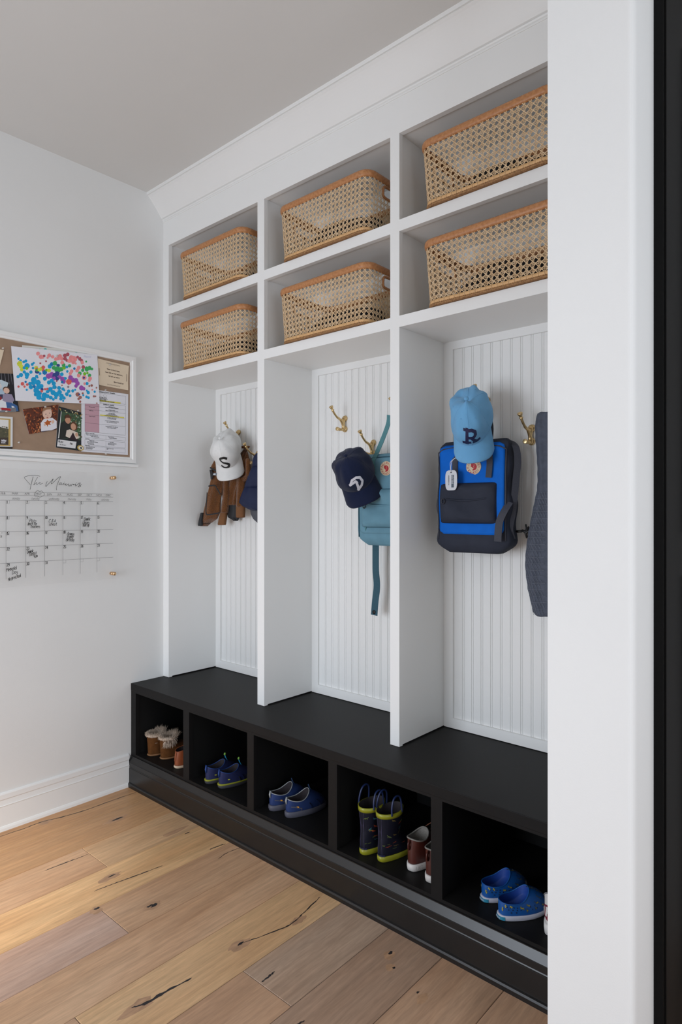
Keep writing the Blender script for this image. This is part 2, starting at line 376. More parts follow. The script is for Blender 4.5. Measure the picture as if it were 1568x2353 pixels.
# ------------------------------------------------------------------ locker cabinet
ST = [(0.0, 0.0446), (0.6769, 0.7177), (1.3504, 1.3881), (2.022, XE)]
ZB, ZT = 0.4639, 2.5006
SH = [(2.1755, 2.2135), (1.8575, 1.8948)]
lk = thing('locker_cabinet', 'tall white built-in locker unit with three open bays above the black bench', 'locker cabinet', (1.05, 1.85, ZB))
fr = MB()
for a, b in ST: fr.box(a, b, YF, YF + 0.019, ZB + 0.001, ZT)
fr.box(0.0, XE, YF, YF + 0.019, ZT, H - 0.001)
for i in range(3):
    for z0, z1 in SH: fr.box(ST[i][1], ST[i + 1][0], YF, YF + 0.019, z0, z1)
fr.build('face_frame', TRIM, lk)
RV = 0.006
for i, (a, b) in enumerate(ST):
    d = MB(); d.box(max(a, 0.001), b, YF + 0.019, YB + 0.03, ZB + 0.005, 1.8575)
    d.box(max(a + RV, 0.001) if i else 0.001, b - RV, YF + 0.019, YB + 0.03, 1.8575, ZT + RV)
    d.build('divider', TRIM, lk)
for i in range(3):
    a, b = ST[i][1] - RV, ST[i + 1][0] + RV
    MB().box(a, b, YF + 0.019, YB + 0.015, SH[0][0] + RV, SH[0][1]).build('shelf', TRIM, lk)
    MB().box(a + RV, b - RV, YF + 0.019, YB + 0.015, SH[1][0], SH[1][1]).build('shelf', TRIM, lk)
    MB().box(a, b, YF + 0.019, YB + 0.015, ZT + RV, ZT + 0.03).build('top_panel', TRIM, lk)
    MB().box(a, b, YB + 0.015, YB + 0.025, SH[1][1], ZT + 0.03).build('back_panel', TRIM, lk)
    a, b = ST[i][1], ST[i + 1][0]
    f = MB(); zt = 1.829; zb = 0.502; e = 0.037
    f.box(a, a + e, YB, YB + 0.010, ZB + 0.002, 1.8575); f.box(b - e, b, YB, YB + 0.010, ZB + 0.002, 1.8575)
    f.box(a + e, b - e, YB, YB + 0.010, ZB + 0.002, zb); f.box(a + e, b - e, YB, YB + 0.010, zt, 1.8575)
    f.build('back_frame', TRIM, lk)
    y = YB + 0.0085; pr = []; x = a + e - 0.004
    pr.append((x, y)); c = a + e + 0.0385
    while c < b - e:
        for dx, dy in ((-.0052, 0), (-.0042, .0026), (-.0030, .0026), (-.0022, .0008), (0, 0), (.0022, .0008), (.0030, .0026), (.0042, .0026), (.0052, 0)): pr.append((c + dx, y + dy))
        c += 0.0371
    pr.append((b - e + 0.004, y)); pr += [(b - e + 0.004, y + 0.008), (a + e - 0.004, y + 0.008)]
    bb = MB(); bb.loft([[(px, py, zb - 0.004) for px, py in pr], [(px, py, zt + 0.004) for px, py in pr]], smooth=False)
    bb.build('beadboard_panel', TRIM, lk)

# ------------------------------------------------------------------ bench
bn = thing('storage_bench', 'long low black bench with open shoe cubbies below its seat', 'bench', (1.05, 1.75, 0))
YBF = 1.5434
bt = MB().box(0.001, XE - 0.001, YBF - 0.0015, 2.04, 0.4325, ZB).build('bench_top', BLACK, bn, bevel=0.0015)
BS = [(0.001, 0.040), (0.408, 0.449), (0.814, 0.851), (1.224, 1.262), (1.625, 1.663), (2.035, XE - 0.001)]
ff = MB(); ff.box(0.001, XE - 0.001, YBF, YBF + 0.019, 0.4245, 0.4325)
for a, b in BS: ff.box(a, b, YBF, YBF + 0.019, 0.147, 0.4245)
ff.build('face_frame', BLACK, bn)
for a, b in BS: MB().box(a + 0.002, b - 0.002, YBF + 0.019, 2.0, 0.1471, 0.432).build('divider', BLACKSHADE, bn)
MB().box(0.001, XE - 0.001, YBF, 2.0, 0.128, 0.147).build('bottom_shelf', BLACK, bn)
MB().box(0.001, XE - 0.001, 2.0, 2.012, 0.0, 0.432).build('back_panel', BLACKSHADE, bn)
bp = [(1.60, 0.0), (1.5215, 0.0), (1.5215, 0.012), (1.5235, 0.0175), (1.5275, 0.019), (1.5285, 0.019), (1.5285, 0.083), (1.5305, 0.0845), (1.5305, 0.0865), (1.529, 0.0875), (1.5305, 0.0900), (1.5305, 0.1075), (1.532, 0.109), (1.5305, 0.1105), (1.5315, 0.1125), (1.5395, 0.1305), (1.5405, 0.1325), (1.5385, 0.134), (1.5385, 0.1362), (1.543, 0.137), (1.543, 0.147), (1.60, 0.147)]
MB().prism([(y, z) for y, z in bp[:-2]] + [(1.543, 0.1279), (1.60, 0.1279)], 0.001, XE - 0.001).build('base_moulding', BASEP, bn)

# ------------------------------------------------------------------ coat hooks (local: wall plane y=0, hook reaches to -y)
def make_hook():
    t = thing('coat_hook', '', 'coat hook')
    m = MB()
    for z, r in ((0.022, 0.0125), (-0.022, 0.0125)):
        m.lathe((0, 0.0, z), (0, -1, 0), [(0, r), (0.004, r), (0.0075, r * 0.82), (0.009, r * 0.5)], 18)
    m.tube([(0, -0.005, 0.030), (0, -0.008, 0.022), (0, -0.011, 0.010), (0, -0.013, -0.004), (0, -0.010, -0.022), (0, -0.006, -0.030)], [0.006, 0.009, 0.0075, 0.0065, 0.009, 0.006], 10)
    m.tube([tuple(p) for p in smooth([(0, -0.010, -0.020), (0, -0.018, 0.000), (0, -0.030, 0.014), (0, -0.050, 0.022), (0, -0.068, 0.036), (0, -0.078, 0.048)], 5)], [0.0058] * 10 + [0.0050] * 6 + [0.0042] * 10, 10)
    m.tube([(0, -0.008, 0.020), (0, -0.024, 0.012), (0, -0.034, 0.016)], [0.0075, 0.006, 0.004], 8)
    m.tube([(0, -0.008, -0.021), (0, -0.022, -0.026), (0, -0.034, -0.026)], [0.008, 0.0055, 0.0045], 10)
    m.build('hook_body', BRASS, t)
    k = MB(); k.lathe((0, -0.076, 0.046), (0, -0.62, 0.78), [(0, .0035), (.001, .0062), (.004, .0066), (.006, .0040), (.008, .0042), (.013, .0070), (.019, .0088), (.0205, .0084), (.0210, .0070)], 18); k.build('knob', BRASS, t)
    k = MB(); k.lathe((0, -0.032, -0.026), (0, -0.98, 0.05), [(0, .0035), (.001, .0064), (.004, .0066), (.006, .0042), (.009, .0045), (.012, .0072), (.019, .0080), (.0205, .0076), (.0210, .0062)], 18); k.build('knob', BRASS, t)
    for z in (0.024, -0.024):
        s = MB(); s.lathe((0.003 if z > 0 else 0.004, -0.0085, z), (0, -1, 0), [(0, .0042), (.0014, .0040), (.0022, .0026)], 12); s.build('screw', BRASS, t)
    return t
hook = make_hook(); note(hook)
XH = [(0.218, 0.362, 0.500), (0.904, 1.055, 1.205), (1.558, 1.722, 1.868)]
HL = [['brass double coat hook whose upper knob shows above the white cap, left bay', 'brass double coat hook between white cap and navy jacket, left bay', 'brass coat hook behind the navy puffer jacket, left bay'],
      ['empty brass double coat hook at upper left of the middle bay', 'brass double coat hook holding the navy cap in the middle bay', 'brass coat hook whose tip shows above the teal backpack strap'],
      ['brass coat hook hidden behind the light blue cap', 'empty brass double coat hook right of the light blue cap', 'brass coat hook behind the grey quilted jacket']]
first = True
for i in range(3):
    for j in range(3):
        o = hook if first else copy_tree(hook); first = False
        o.location = (XH[i][j], YB + 0.0082, 1.609 if j != 1 else 1.498); tag(o, HL[i][j], 'coat hook', 'brass coat hooks in the lockers')

# ------------------------------------------------------------------ cane baskets
def make_basket():
    t = thing('wicker_basket', '', 'basket')
    HB = 0.192; a0, b0 = 0.213, 0.137; r0 = 0.035
    def rr(s, a, b, r):
        # point on rounded rectangle, s in 0..1 ; starts middle of the front (-y), runs to +x
        sx, sy = 2 * (a - r), 2 * (b - r); q = PI * r / 2; P = 2 * sx + 2 * sy + 4 * q; d = (s % 1) * P
        segs = [('l', (0, -b), (1, 0), sx / 2), ('c', (a - r, -b + r), -PI / 2, q), ('l', (a, -b + r), (0, 1), sy), ('c', (a - r, b - r), 0, q),
                ('l', (a - r, b), (-1, 0), sx), ('c', (-a + r, b - r), PI / 2, q), ('l', (-a, b - r), (0, -1), sy), ('c', (-a + r, -b + r), PI, q), ('l', (-a + r, -b), (1, 0), sx / 2)]
        for g in segs:
            if d <= g[3] + 1e-9:
                if g[0] == 'l':
                    n = (g[2][1], -g[2][0]); return Vector((g[1][0] + g[2][0] * d, g[1][1] + g[2][1] * d, 0)), Vector((n[0], n[1], 0))
                an = g[2] + d / r; return Vector((g[1][0] + r * math.cos(an), g[1][1] + r * math.sin(an), 0)), Vector((math.cos(an), math.sin(an), 0))
            d -= g[3]
        return Vector((0, -b, 0)), Vector((0, -1, 0))
    def S(s, h):
        k = h / HB; p, n = rr(s, a0 + 0.014 * k, b0 + 0.008 * k, r0 + 0.006 * k); p.z = h; return p, n
    PER = 2 * (2 * (a0 - r0) + 2 * (b0 - r0)) + 2 * PI * r0 + 0.03
    NC = 74; CH = PER / NC
    def inh(s, h):                       # handle opening on the two short ends
        for c in (0.25, 0.75):
            if abs((s - c + 0.5) % 1 - 0.5) * PER < 0.058 and 0.137 < h < 0.177: return True
        return False
    m = MB()
    def strand(fn, n, w, off, alongh):
        run = []
        def flush():
            nonlocal run
            if len(run) > 1:
                rings = []
                for p, nn, tg in run:
                    b = nn.cross(tg).normalized(); q = p + nn * off
                    rings.append([q + b * w / 2 - nn * 0.0004, q + b * w / 4 + nn * 0.0005, q - b * w / 4 + nn * 0.0005, q - b * w / 2 - nn * 0.0004])
                m.loft(rings, 0, True, False, False, smooth=False)
            run = []
        for i in range(n + 1):
            s, h = fn(i / n); p, nn = S(s, h); s2, h2 = fn(min(1, i / n + 0.01)); s1, h1 = fn(max(0, i / n - 0.01))
            tg = S(s2, h2)[0] - S(s1, h1)[0]
            if tg.length < 1e-8: continue
            if inh(s, h): flush(); continue
            run.append((p, nn, tg.normalized()))
        flush()
    top = HB - 0.004
    for i in range(NC):
        s0 = i / NC
        for d in (-0.0021, 0.0021):
            strand(lambda t, s=s0 + d / PER: (s, top * t), 14 if abs((s0 % 0.5) - 0.25) < 0.06 else 2, 0.0018, -0.0007 + (0.0004 if d > 0 else 0), 1)
        tp = top - 0.006; run = tp / PER; s0 += 0.5 / NC
        strand(lambda t, s=s0: (s + run * t, 0.006 + tp * t), 20, 0.0026, 0.0006, 1)
        strand(lambda t, s=s0: (s + run * (1 - t), 0.006 + tp * t), 20, 0.0026, 0.0012, 1)
    k = 0.006
    while k < top:
        for d in (-0.0021, 0.0021):
            strand(lambda t, h=k + d: (t, max(0.001, h)), 110, 0.0018, 0.0, 0)
        k += CH
    m.build('cane_webbing', CANE, t)
    def loop(h, grow, rv, rh, nstep, amp, seg=8, per=1):
        mm = MB(); rings = []
        for i in range(nstep):
            p, n = S(i / nstep, min(h, HB)); p = p + n * grow; p.z = h
            a = 1 + (amp if i % (2 * per) < per else -amp)
            rings.append([p + n * math.cos(2 * PI * k / seg) * rh * a + Vector((0, 0, 1)) * math.sin(2 * PI * k / seg) * rv * a for k in range(seg)])
        mm.loft(rings, 0, loop=True); return mm
    loop(HB + 0.004, -0.001, 0.0125, 0.0070, 520, 0.05, 10).build('rim', RATTAN, t)
    loop(0.0095, 0.0012, 0.0062, 0.0016, 160, 0.02, 6).build('base_band', PEEL, t)
    loop(0.0005, 0.000, 0.0045, 0.0050, 380, 0.20, 6).build('woven_edge', WEAVE, t)
    st = MB()
    for i in range(NC):
        p, n = S(i / NC, 0.0095); tt = n.cross(Vector((0, 0, 1)))
        st.tube([p + n * 0.002 + Vector((0, 0, -0.007)), p + n * 0.0036 + tt * 0.0006, p + n * 0.002 + tt * 0.0014 + Vector((0, 0, 0.007))], 0.0006, 4)
    st.build('stitching', CANE, t)
    bs = MB(); pr = [S(i / 60, 0)[0] for i in range(60)]; bs.loft([[(p.x * .98, p.y * .98, -0.003) for p in pr], [(p.x * .98, p.y * .98, 0.001) for p in pr]], smooth=False); bs.build('base', WEAVE, t)
    for c in (0.25, 0.75):
        hm = MB(); pts = []
        for k in range(64):
            an = 2 * PI * k / 64; ca, sa = math.cos(an), math.sin(an)
            u = 0.056 * math.copysign(abs(ca) ** 0.35, ca); v = 0.157 + 0.0195 * math.copysign(abs(sa) ** 0.35, sa)
            p, n = S(c + u / PER, v); pts.append(p + n * 0.0008)
        hm.tube(pts, [0.0048 if k % 2 else 0.0043 for k in range(64)], 6, loop=True); hm.build('handle_rim', RATTAN, t)
    return t
bk = make_basket(); note(bk)
CLOTH = mat('dark_cloth', (26, 26, 30), 0.9, noise=0.3, scale=30)
def make_bundle():
    m = MB(); n, r = 26, 14; rings = []
    for j in range(r + 1):
        e = j / r; ring = []
        for i in range(n):
            a = 2 * PI * i / n; ca, sa = math.cos(a), math.sin(a); rad = math.cos(e * PI / 2) ** 0.45
            x = 0.175 * math.copysign(abs(ca) ** 0.6, ca) * rad; y = 0.098 * math.copysign(abs(sa) ** 0.6, sa) * rad
            z = 0.004 + (0.095 + 0.22 * (x + 0.05) * 0.5 + 0.012 * math.sin(31 * x + 2) + 0.010 * math.sin(43 * y)) * math.sin(e * PI / 2)
            ring.append((x, y, z))
        rings.append(ring)
    m.loft(rings); o = m.build('clothing_bundle', CLOTH); return o
bundle = make_bundle()
BP = [(0.372, SH[0][1], 'cane basket on the upper shelf of the left bay'), (0.372, SH[1][1], 'cane basket on the lower shelf of the left bay'),
      (1.040, SH[0][1], 'cane basket on the upper shelf of the middle bay'), (1.040, SH[1][1], 'cane basket on the lower shelf of the middle bay'),
      (1.704, SH[0][1], 'cane basket on the upper shelf of the right bay'), (1.714, SH[1][1], 'cane basket on the lower shelf of the right bay')]
for i, (x, z, l) in enumerate(BP):
    o = bk if i == 0 else copy_tree(bk); y = 1.842
    o.location = (x, y, z + 0.0045); tag(o, 'pale ' + l + ', brown wrapped rim', 'basket', 'cane baskets on the locker shelves')
    b = bundle if i == 0 else bundle.copy()
    if i: C.objects.link(b)
    b.location = (x, y, z + 0.0045); b.scale = (1, 1, (0.75, 1.0, 1.15, 1.0, 0.9, 1.1)[i])
    tag(b, 'dark clothing inside the ' + l, 'clothing', 'dark clothing inside the baskets')

# ------------------------------------------------------------------ caps
def make_cap(name_label, loc, yaw, pitch, roll, rx, ry, h, brim, col, letter, lcol, lpos, seed, squash=1.0, blong=1.0):
    rnd = random.Random(seed); ph = [rnd.uniform(0, 6.28) for _ in range(8)]
    t = thing('baseball_cap', name_label, 'cap', loc)
    M = Matrix.Rotation(math.radians(yaw), 3, 'Z') @ Matrix.Rotation(math.radians(roll), 3, 'Y') @ Matrix.Rotation(math.radians(pitch), 3, 'X') @ Matrix.Rotation(PI, 3, 'Z')
    cloth = mat('cap_' + letter, col, 0.85, noise=0.05, scale=25, bump=0.25, bscale=900, spec=0.15, sheen=0.15)
    def crown(th, e, off=0.0):
        # th 0 = front (brim side), e 0 base .. pi/2 button
        ce, se = max(0.0, math.cos(e)) ** 0.72, math.sin(e) ** 0.95
        wr = 0.0035 * math.sin(5 * th + ph[0] + 2.2 * e) * math.sin(2 * e) + 0.0028 * math.sin(9 * th + ph[1] - 3 * e) * math.sin(2 * e) + 0.004 * math.sin(3 * th + ph[2] + 4 * e) * ce
        back = 0.5 - 0.5 * math.cos(th)
        r = 1 + wr / 0.08 * (0.6 + 0.9 * back)
        x = (rx + off) * ce * math.sin(th) * r; y = (ry + off) * ce * math.cos(th) * r
        z = (h * (1 - 0.22 * back * squash) + off) * se
        dent = squash * 0.012 * math.exp(-((th - 2.6) ** 2) * 1.5 - (e - 0.9) ** 2 * 4)
        return Vector(M @ Vector((x, y, z - dent)))
    def W(p): return p + Vector(loc)
    m = MB(); n = 72; rings = []
    for j in range(27):
        e = (PI / 2 - 0.03) * j / 26; rings.append([W(crown(2 * PI * i / n, e)) for i in range(n)])
    m.loft(rings, 0, True, False, True); m.build('crown', cloth, t, solid=0.0018)
    sm = MB()
    for k in range(6):
        th = PI / 6 * (2 * k) ; sm.tube([W(crown(th, (PI / 2 - 0.05) * q / 20, 0.0006)) for q in range(21)], 0.0011, 5)
    sm.tube([W(crown(2 * PI * i / 60, 0.02, 0.0008)) for i in range(60)], 0.0010, 5, loop=True)
    for k in range(6):
        th = PI / 6 * (2 * k + 1); c = W(crown(th, 1.0, 0.0006)); a = crown(th, 1.0, 0.003) - crown(th, 1.0, 0); sm.lathe(c, a, [(0, .0022), (.0012, .0020), (.0012, .0010), (0.0004, 0.0009)], 10)
    sm.build('seams', cloth, t)
    top = crown(0, PI / 2); a = M @ Vector((0, 0, 1)); b = MB(); b.lathe(W(top) - a * 0.001, a, [(0, .0075), (.002, .0073), (.0038, .005), (.0045, .002)], 16); b.build('button', cloth, t)
    # brim
    b = MB(); nu, nv = 28, 9; up = []; dn = []
    for j in range(nv):
        q = j / (nv - 1); ru = []; rd = []
        for i in range(nu + 1):
            al = -1.30 + 2.60 * i / nu
            bx, by = rx * math.sin(al) * 0.93, ry * math.cos(al) * 0.93
            ex = rx * 1.02 * math.sin(al); ey = ry * 0.30 + (ry * 0.70 + brim) * (max(0, math.cos(al * 0.98)) ** 0.55) * blong
            x = bx + (ex - bx) * q; y = by + (max(ey, by) - by) * q
            z = 0.004 - 0.010 * min(1, q * 3) - 0.010 * q - 0.034 * (x / rx) ** 2 * q ** 0.6
            ru.append(W(M @ Vector((x, y, z)))); rd.append(W(M @ Vector((x, y, z - 0.0032))))
        up.append(ru); dn.append(rd)
    vs = [p for r in up for p in r] + [p for r in dn for p in r]; K = nu + 1; o = nv * K; fs = []
    for j in range(nv - 1):
        for i in range(nu):
            fs.append((j * K + i, j * K + i + 1, (j + 1) * K + i + 1, (j + 1) * K + i)); fs.append((o + j * K + i, o + (j + 1) * K + i, o + (j + 1) * K + i + 1, o + j * K + i + 1))
    for i in range(nu): a = (nv - 1) * K + i; fs.append((a, a + 1, o + a + 1, o + a)); fs.append((i, o + i, o + i + 1, i + 1))
    for j in range(nv - 1): a = j * K; fs.append((a, a + K, o + a + K, o + a)); a += nu; fs.append((a, o + a, o + a + K, a + K))
    b.add(vs, fs, 0, True); b.build('brim', cloth, t)
    # inner sweatband ring and back strap
    sb = MB(); sb.loft([[W(crown(2 * PI * i / 40, 0.0, -0.003)) for i in range(40)], [W(crown(2 * PI * i / 40, 0.25, -0.004)) for i in range(40)]], 0, True, False, False); sb.build('sweatband', cloth, t)
    # embroidered letter, laid on the crown
    e0, th0, size = lpos
    def LM(x, y, off=0.0012):
        hh = e0 + y / h * 1.15; th = th0 - x / rx; return W(crown(th, max(0.03, hh), off))
    lm = MB()
    for pts, wd in letter_strokes(letter, size):
        for off in (0.0008, 0.0016, 0.0022): ribbon(lm, pts, wd * (1.0 if off < 0.002 else 0.82), lambda x, y, o=off: LM(x, y, o))
    lm.build('embroidered_letter', mat('thread_' + letter, lcol, 0.5, noise=0.06, scale=300), t)
    return t
def dens(p, n=6):
    out = []
    for i in range(len(p) - 1):
        for k in range(n): out.append((p[i][0] + (p[i + 1][0] - p[i][0]) * k / n, p[i][1] + (p[i + 1][1] - p[i][1]) * k / n))
    return out + [p[-1]]
def letter_strokes(L, s):
    if L == 'S':
        p = smooth([(0.34, 0.36), (0.10, 0.50), (-0.22, 0.44), (-0.34, 0.24), (-0.16, 0.06), (0.14, -0.04), (0.32, -0.22), (0.18, -0.44), (-0.14, -0.50), (-0.36, -0.36)], 8)
        return [([(x * s, y * s) for x, y in p], 0.20 * s)]
    if L == 'R':
        w = 0.19 * s
        A = [dens([(-0.26, -0.5), (-0.14, 0.5)]), dens([(-0.20, 0.42), (0.16, 0.42), (0.36, 0.28), (0.34, 0.06), (0.18, -0.06), (-0.16, -0.06)]), dens([(0.06, -0.08), (0.34, -0.46)]),
             dens([(-0.44, -0.44), (-0.08, -0.44)]), dens([(0.16, -0.44), (0.50, -0.44)]), dens([(-0.34, 0.42), (-0.1, 0.42)])]
        return [([(x * s, y * s) for x, y in q], w) for q in A]
    A = [dens([(-0.10, -0.52), (-0.04, -0.20), (-0.02, 0.12), (-0.08, 0.22)]), dens([(-0.46, 0.10), (-0.22, 0.16), (-0.02, 0.24), (0.0, 0.10)]), dens([(-0.42, 0.14), (-0.24, 0.38), (0.10, 0.48), (0.34, 0.34), (0.38, 0.02), (0.20, -0.24), (-0.10, -0.44)])]
    return [([(x * s, y * s) for x, y in q], 0.17 * s) for q in A]
make_cap('white baseball cap with a black letter S, hung in the left bay', (0.262, 1.888, 1.532), 34, 62, -8, 0.070, 0.097, 0.104, 0.058, (226, 226, 224), 'S', (24, 24, 24), (0.34, -0.02, 0.052), 3)
make_cap('dark navy baseball cap with a white letter D, hung in the middle bay', (1.104, 1.817, 1.394), 34, 58, -22, 0.074, 0.092, 0.108, 0.054, (20, 29, 56), 'D', (222, 222, 230), (0.36, -0.01, 0.058), 5)
make_cap('light blue baseball cap with a navy letter R, hung over the blue backpack', (1.592, 1.825, 1.553), 24, 66, -5, 0.066, 0.108, 0.104, 0.054, (112, 172, 216), 'R', (22, 26, 72), (0.42, 0.0, 0.052), 11, squash=1.6)

# ------------------------------------------------------------------ backpacks
def superring(cx, cy, a, b, z, n=56, ex=0.38, mod=None):
    out = []
    for i in range(n):
        an = 2 * PI * i / n; c, s = math.cos(an), math.sin(an)
        x = a * math.copysign(abs(c) ** ex, c); y = b * math.copysign(abs(s) ** ex, s)
        if mod: x, y = mod(x, y, z)
        out.append((cx + x, cy + y, z))
    return out
def strap(mb, pts, w, th=0.002, side=None, mi=0):
    """flat webbing strap; side = direction of its width"""
    P = [Vector(p) for p in smooth(pts, 6)]; rings = []
    for i, p in enumerate(P):
        t = (P[min(i + 1, len(P) - 1)] - P[max(i - 1, 0)]).normalized(); sd = Vector(side) if side else Vector((1, 0, 0)); sd = (sd - t * sd.dot(t)).normalized(); nn = t.cross(sd)
        rings.append([p + sd * w / 2 + nn * th / 2, p - sd * w / 2 + nn * th / 2, p - sd * w / 2 - nn * th / 2, p + sd * w / 2 - nn * th / 2])
    mb.loft(rings, mi, smooth=False)
def make_pack(name_label, x0, z0, W2, HT, y0, y1, main, dark, webb, yaw, seed, badge_at, pk, base_h):
    """x0 centre, z0 bottom, W2 half width, HT height, y0 front .. y1 back"""
    rnd = random.Random(seed); ph = [rnd.uniform(0, 6.28) for _ in range(6)]
    t = thing('backpack', name_label, 'backpack', (x0, (y0 + y1) / 2, z0))
    cy = (y0 + y1) / 2; hd = (y1 - y0) / 2; R = Matrix.Rotation(math.radians(yaw), 3, 'Z'); ctr = Vector((x0, cy, 0))
    def RW(p): q = Vector(p) - ctr; return R @ q + ctr
    def half(z):            # z 0..1 -> scale of width/depth
        if z < 0.10: k = z / 0.10; return 0.70 + 0.30 * math.sin(k * PI / 2), 0.62 + 0.38 * math.sin(k * PI / 2)
        if z > 0.93: k = (1 - z) / 0.07; return 0.86 + 0.14 * math.sin(k * PI / 2), 0.35 + 0.45 * math.sin(k * PI / 2)
        return 1.0 + 0.02 * math.sin(z * 5), 0.80 + 0.20 * math.sin((1 - z) * PI / 2 + 0.35)
    def fold(x, z):
        return 0.0035 * math.sin(38 * z + 14 * x + ph[0]) * math.sin(23 * x + ph[1]) + 0.003 * math.sin(70 * z - 30 * x + ph[2]) * math.exp(-((z - 0.1) * 9) ** 2)
    def yf(x, z, off=0.0):  # front surface at local x, absolute z
        q = (z - z0) / HT; w, d = half(min(1, max(0, q))); u = min(0.999, abs(x) / (W2 * w))
        return cy - hd * d * (1 - u ** (1 / 0.19)) ** 0.19 - fold(x, z) - off
    m = MB(); rings = []
    for j in range(44):
        q = j / 43; q2 = q; w, d = half(q2); z = z0 + HT * q2
        ring = []
        for p in superring(x0, cy, W2 * w, hd * d, z, 64, 0.38):
            fx = fold(p[0] - x0, z); k = max(0, (cy - p[1]) / hd)
            side = abs(p[0] - x0) / W2
            ring.append(RW((p[0] * 1 + math.copysign(0.004, p[0] - x0) * math.sin(z * 50 + ph[3]) * side ** 4, p[1] - fx * k, p[2])))
        rings.append(ring)
    m.loft(rings, 0); m.build('body', dark, t)
    def patch(xa, xb, za, zb, off, nx=30, nz=34, thick=0.0, bulge=0.0, sag=0.0, rc=0.02, seedp=0.0):
        pm = MB(); vs = []; fs = []
        for j in range(nz + 1):
            v = j / nz; z = za + (zb - za) * v
            for i in range(nx + 1):
                u = i / nx; x = xa + (xb - xa) * u
                ez = min(v, 1 - v) * (zb - za); ins = 0
                if ez < rc: ins = rc - math.sqrt(max(0, rc * rc - (rc - ez) ** 2))
                xx = xa + ins + (xb - xa - 2 * ins) * u
                e = min(1, min(u, 1 - u) * 7) * min(1, min(v, 1 - v) * 7)
                e = math.sin(e * PI / 2)
                f = bulge * e + (sag * math.sin(v * 9 + u * 4 + seedp) * math.sin(u * 5 + seedp * 2) * e)
                vs.append(RW((x0 + xx, yf(xx, z, off * (1 if thick == 0 else 1)) - f - thick * min(1, e * 3), z)))
        K = nx + 1
        for j in range(nz):
            for i in range(nx): a = j * K + i; fs.append((a, a + 1, a + K + 1, a + K))
        pm.add(vs, fs, 0, True); return pm
    patch(-W2 * 0.90, W2 * 0.90, z0 + base_h, z0 + HT * 0.965, 0.0012).build('front_panel', main, t, solid=0.001)
    pa, pb, pza, pzb = pk
    patch(pa, pb, pza, pzb, 0.001, 40, 36, 0.008, 0.011, 0.0065, 0.008, 1.3).build('front_pocket', dark if dark is not webb else main, t, solid=0.001)
    # pocket flap edge
    fl = MB(); fm = pzb - (pzb - pza) * 0.36
    def py(x, z): return yf(x, z, 0.001) - 0.019
    fl.tube([RW((x0 + pa + 0.006 + (pb - pa - 0.012) * k / 24, py(pa + (pb - pa) * k / 24, fm) + 0.013 * (1 - min(1, min(k, 24 - k) / 3.5)), fm - 0.010 * math.sin(PI * k / 24))) for k in range(25)], 0.0026, 6, flat=0.6)
    flap = fl.build('pocket_flap_edge', dark if dark is not webb else main, t)
    zp = MB(); zx = pa + 0.026; zz = fm - 0.012
    zp.tube([RW((x0 + zx + 0.006 * math.cos(a), py(zx, zz) - 0.004, zz + 0.008 * math.sin(a))) for a in [2 * PI * k / 16 for k in range(16)]], 0.0017, 6, loop=True)
    zp.build('zipper_pull', mat('dark_zipper_metal', (52, 54, 60), 0.4, 0.6), flap)
    # zip piping round the front edge
    zpp = MB(); pts = []
    for k in range(61):
        a = k / 60
        if a < 0.40: x = -W2 * 0.93; z = z0 + base_h * 0.7 + (HT * 0.95 - base_h) * a / 0.40
        elif a < 0.60: b = (a - 0.40) / 0.20; x = -W2 * 0.93 + 2 * W2 * 0.93 * b; z = z0 + HT * 0.95 + (base_h * -0.3) + 0.016 * math.sin(b * PI) ** 0.3
        else: x = W2 * 0.93; z = z0 + base_h * 0.7 + (HT * 0.95 - base_h) * (1 - a) / 0.40
        pts.append(RW((x0 + x, yf(x * 0.97, min(z, z0 + HT * 0.985), 0.001), min(z, z0 + HT * 0.985))))
    zpp.tube(pts, 0.0024, 6); zpp.build('zip', webb, t)
    # badge
    bx, bz = badge_at; rb = 0.0265
    def BM(x, y, off=0.0042): return RW((x0 + bx + x, yf(bx, bz, 0) - off, bz + y))
    bd = MB(); bd.loft([[BM(rb * math.cos(a), rb * math.sin(a), o) for a in [2 * PI * k / 40 for k in range(40)]] for o in (-0.002, 0.0042)], smooth=False); bo = bd.build('round_badge', mat('badge_cream', (222, 205, 172), 0.6), t)
    RED = mat('badge_red', (178, 32, 44), 0.6)
    lg = MB(); k = 0.0126
    fox = [(-.62, .98), (-.42, .80), (-.05, .92), (.42, .82), (.82, .45), (.98, -.05), (.85, -.55), (.45, -.92), (-.05, -1.0), (-.42, -.92), (-.20, -.72), (-.02, -.50), (-.28, -.30), (-.50, -.05), (-.80, .12), (-.66, .38), (-.72, .62)]
    lg.poly([BM(x * k, y * k, 0.0046) for x, y in fox])
    cu = MB(); ribbon(cu, smooth([(.02 * k, -.46 * k), (.16 * k, -.18 * k), (.06 * k, .12 * k), (.22 * k, .40 * k), (.12 * k, .60 * k)], 5), 0.0009, lambda x, y: BM(x, y, 0.0049))
    def arc(mb, txt, r, a0, a1, h, flip):
        n = len(txt)
        for i, ch in enumerate(txt):
            a = a0 + (a1 - a0) * (i + 0.5) / n
            for st in gstr(ch):
                pts = []
                for px, py_ in st:
                    X = (px - 2) / 6 * h; Y = (py_ - 3) / 6 * h
                    if flip: pts.append(((r - Y) * math.cos(a) - X * math.sin(a) * -1 * -1, (r - Y) * math.sin(a) + X * math.cos(a)))
                    else: pts.append(((r + Y) * math.cos(a) + X * math.sin(a), (r + Y) * math.sin(a) - X * math.cos(a)))
                ribbon(mb, dens(pts, 1), 0.0013, lambda x, y: BM(x, y, 0.0046))
    arc(lg, 'FJALLRAVEN', 0.0200, math.radians(196), math.radians(-16), 0.0078, False)
    arc(lg, 'KANKEN', 0.0200, math.radians(210), math.radians(330), 0.0078, True)
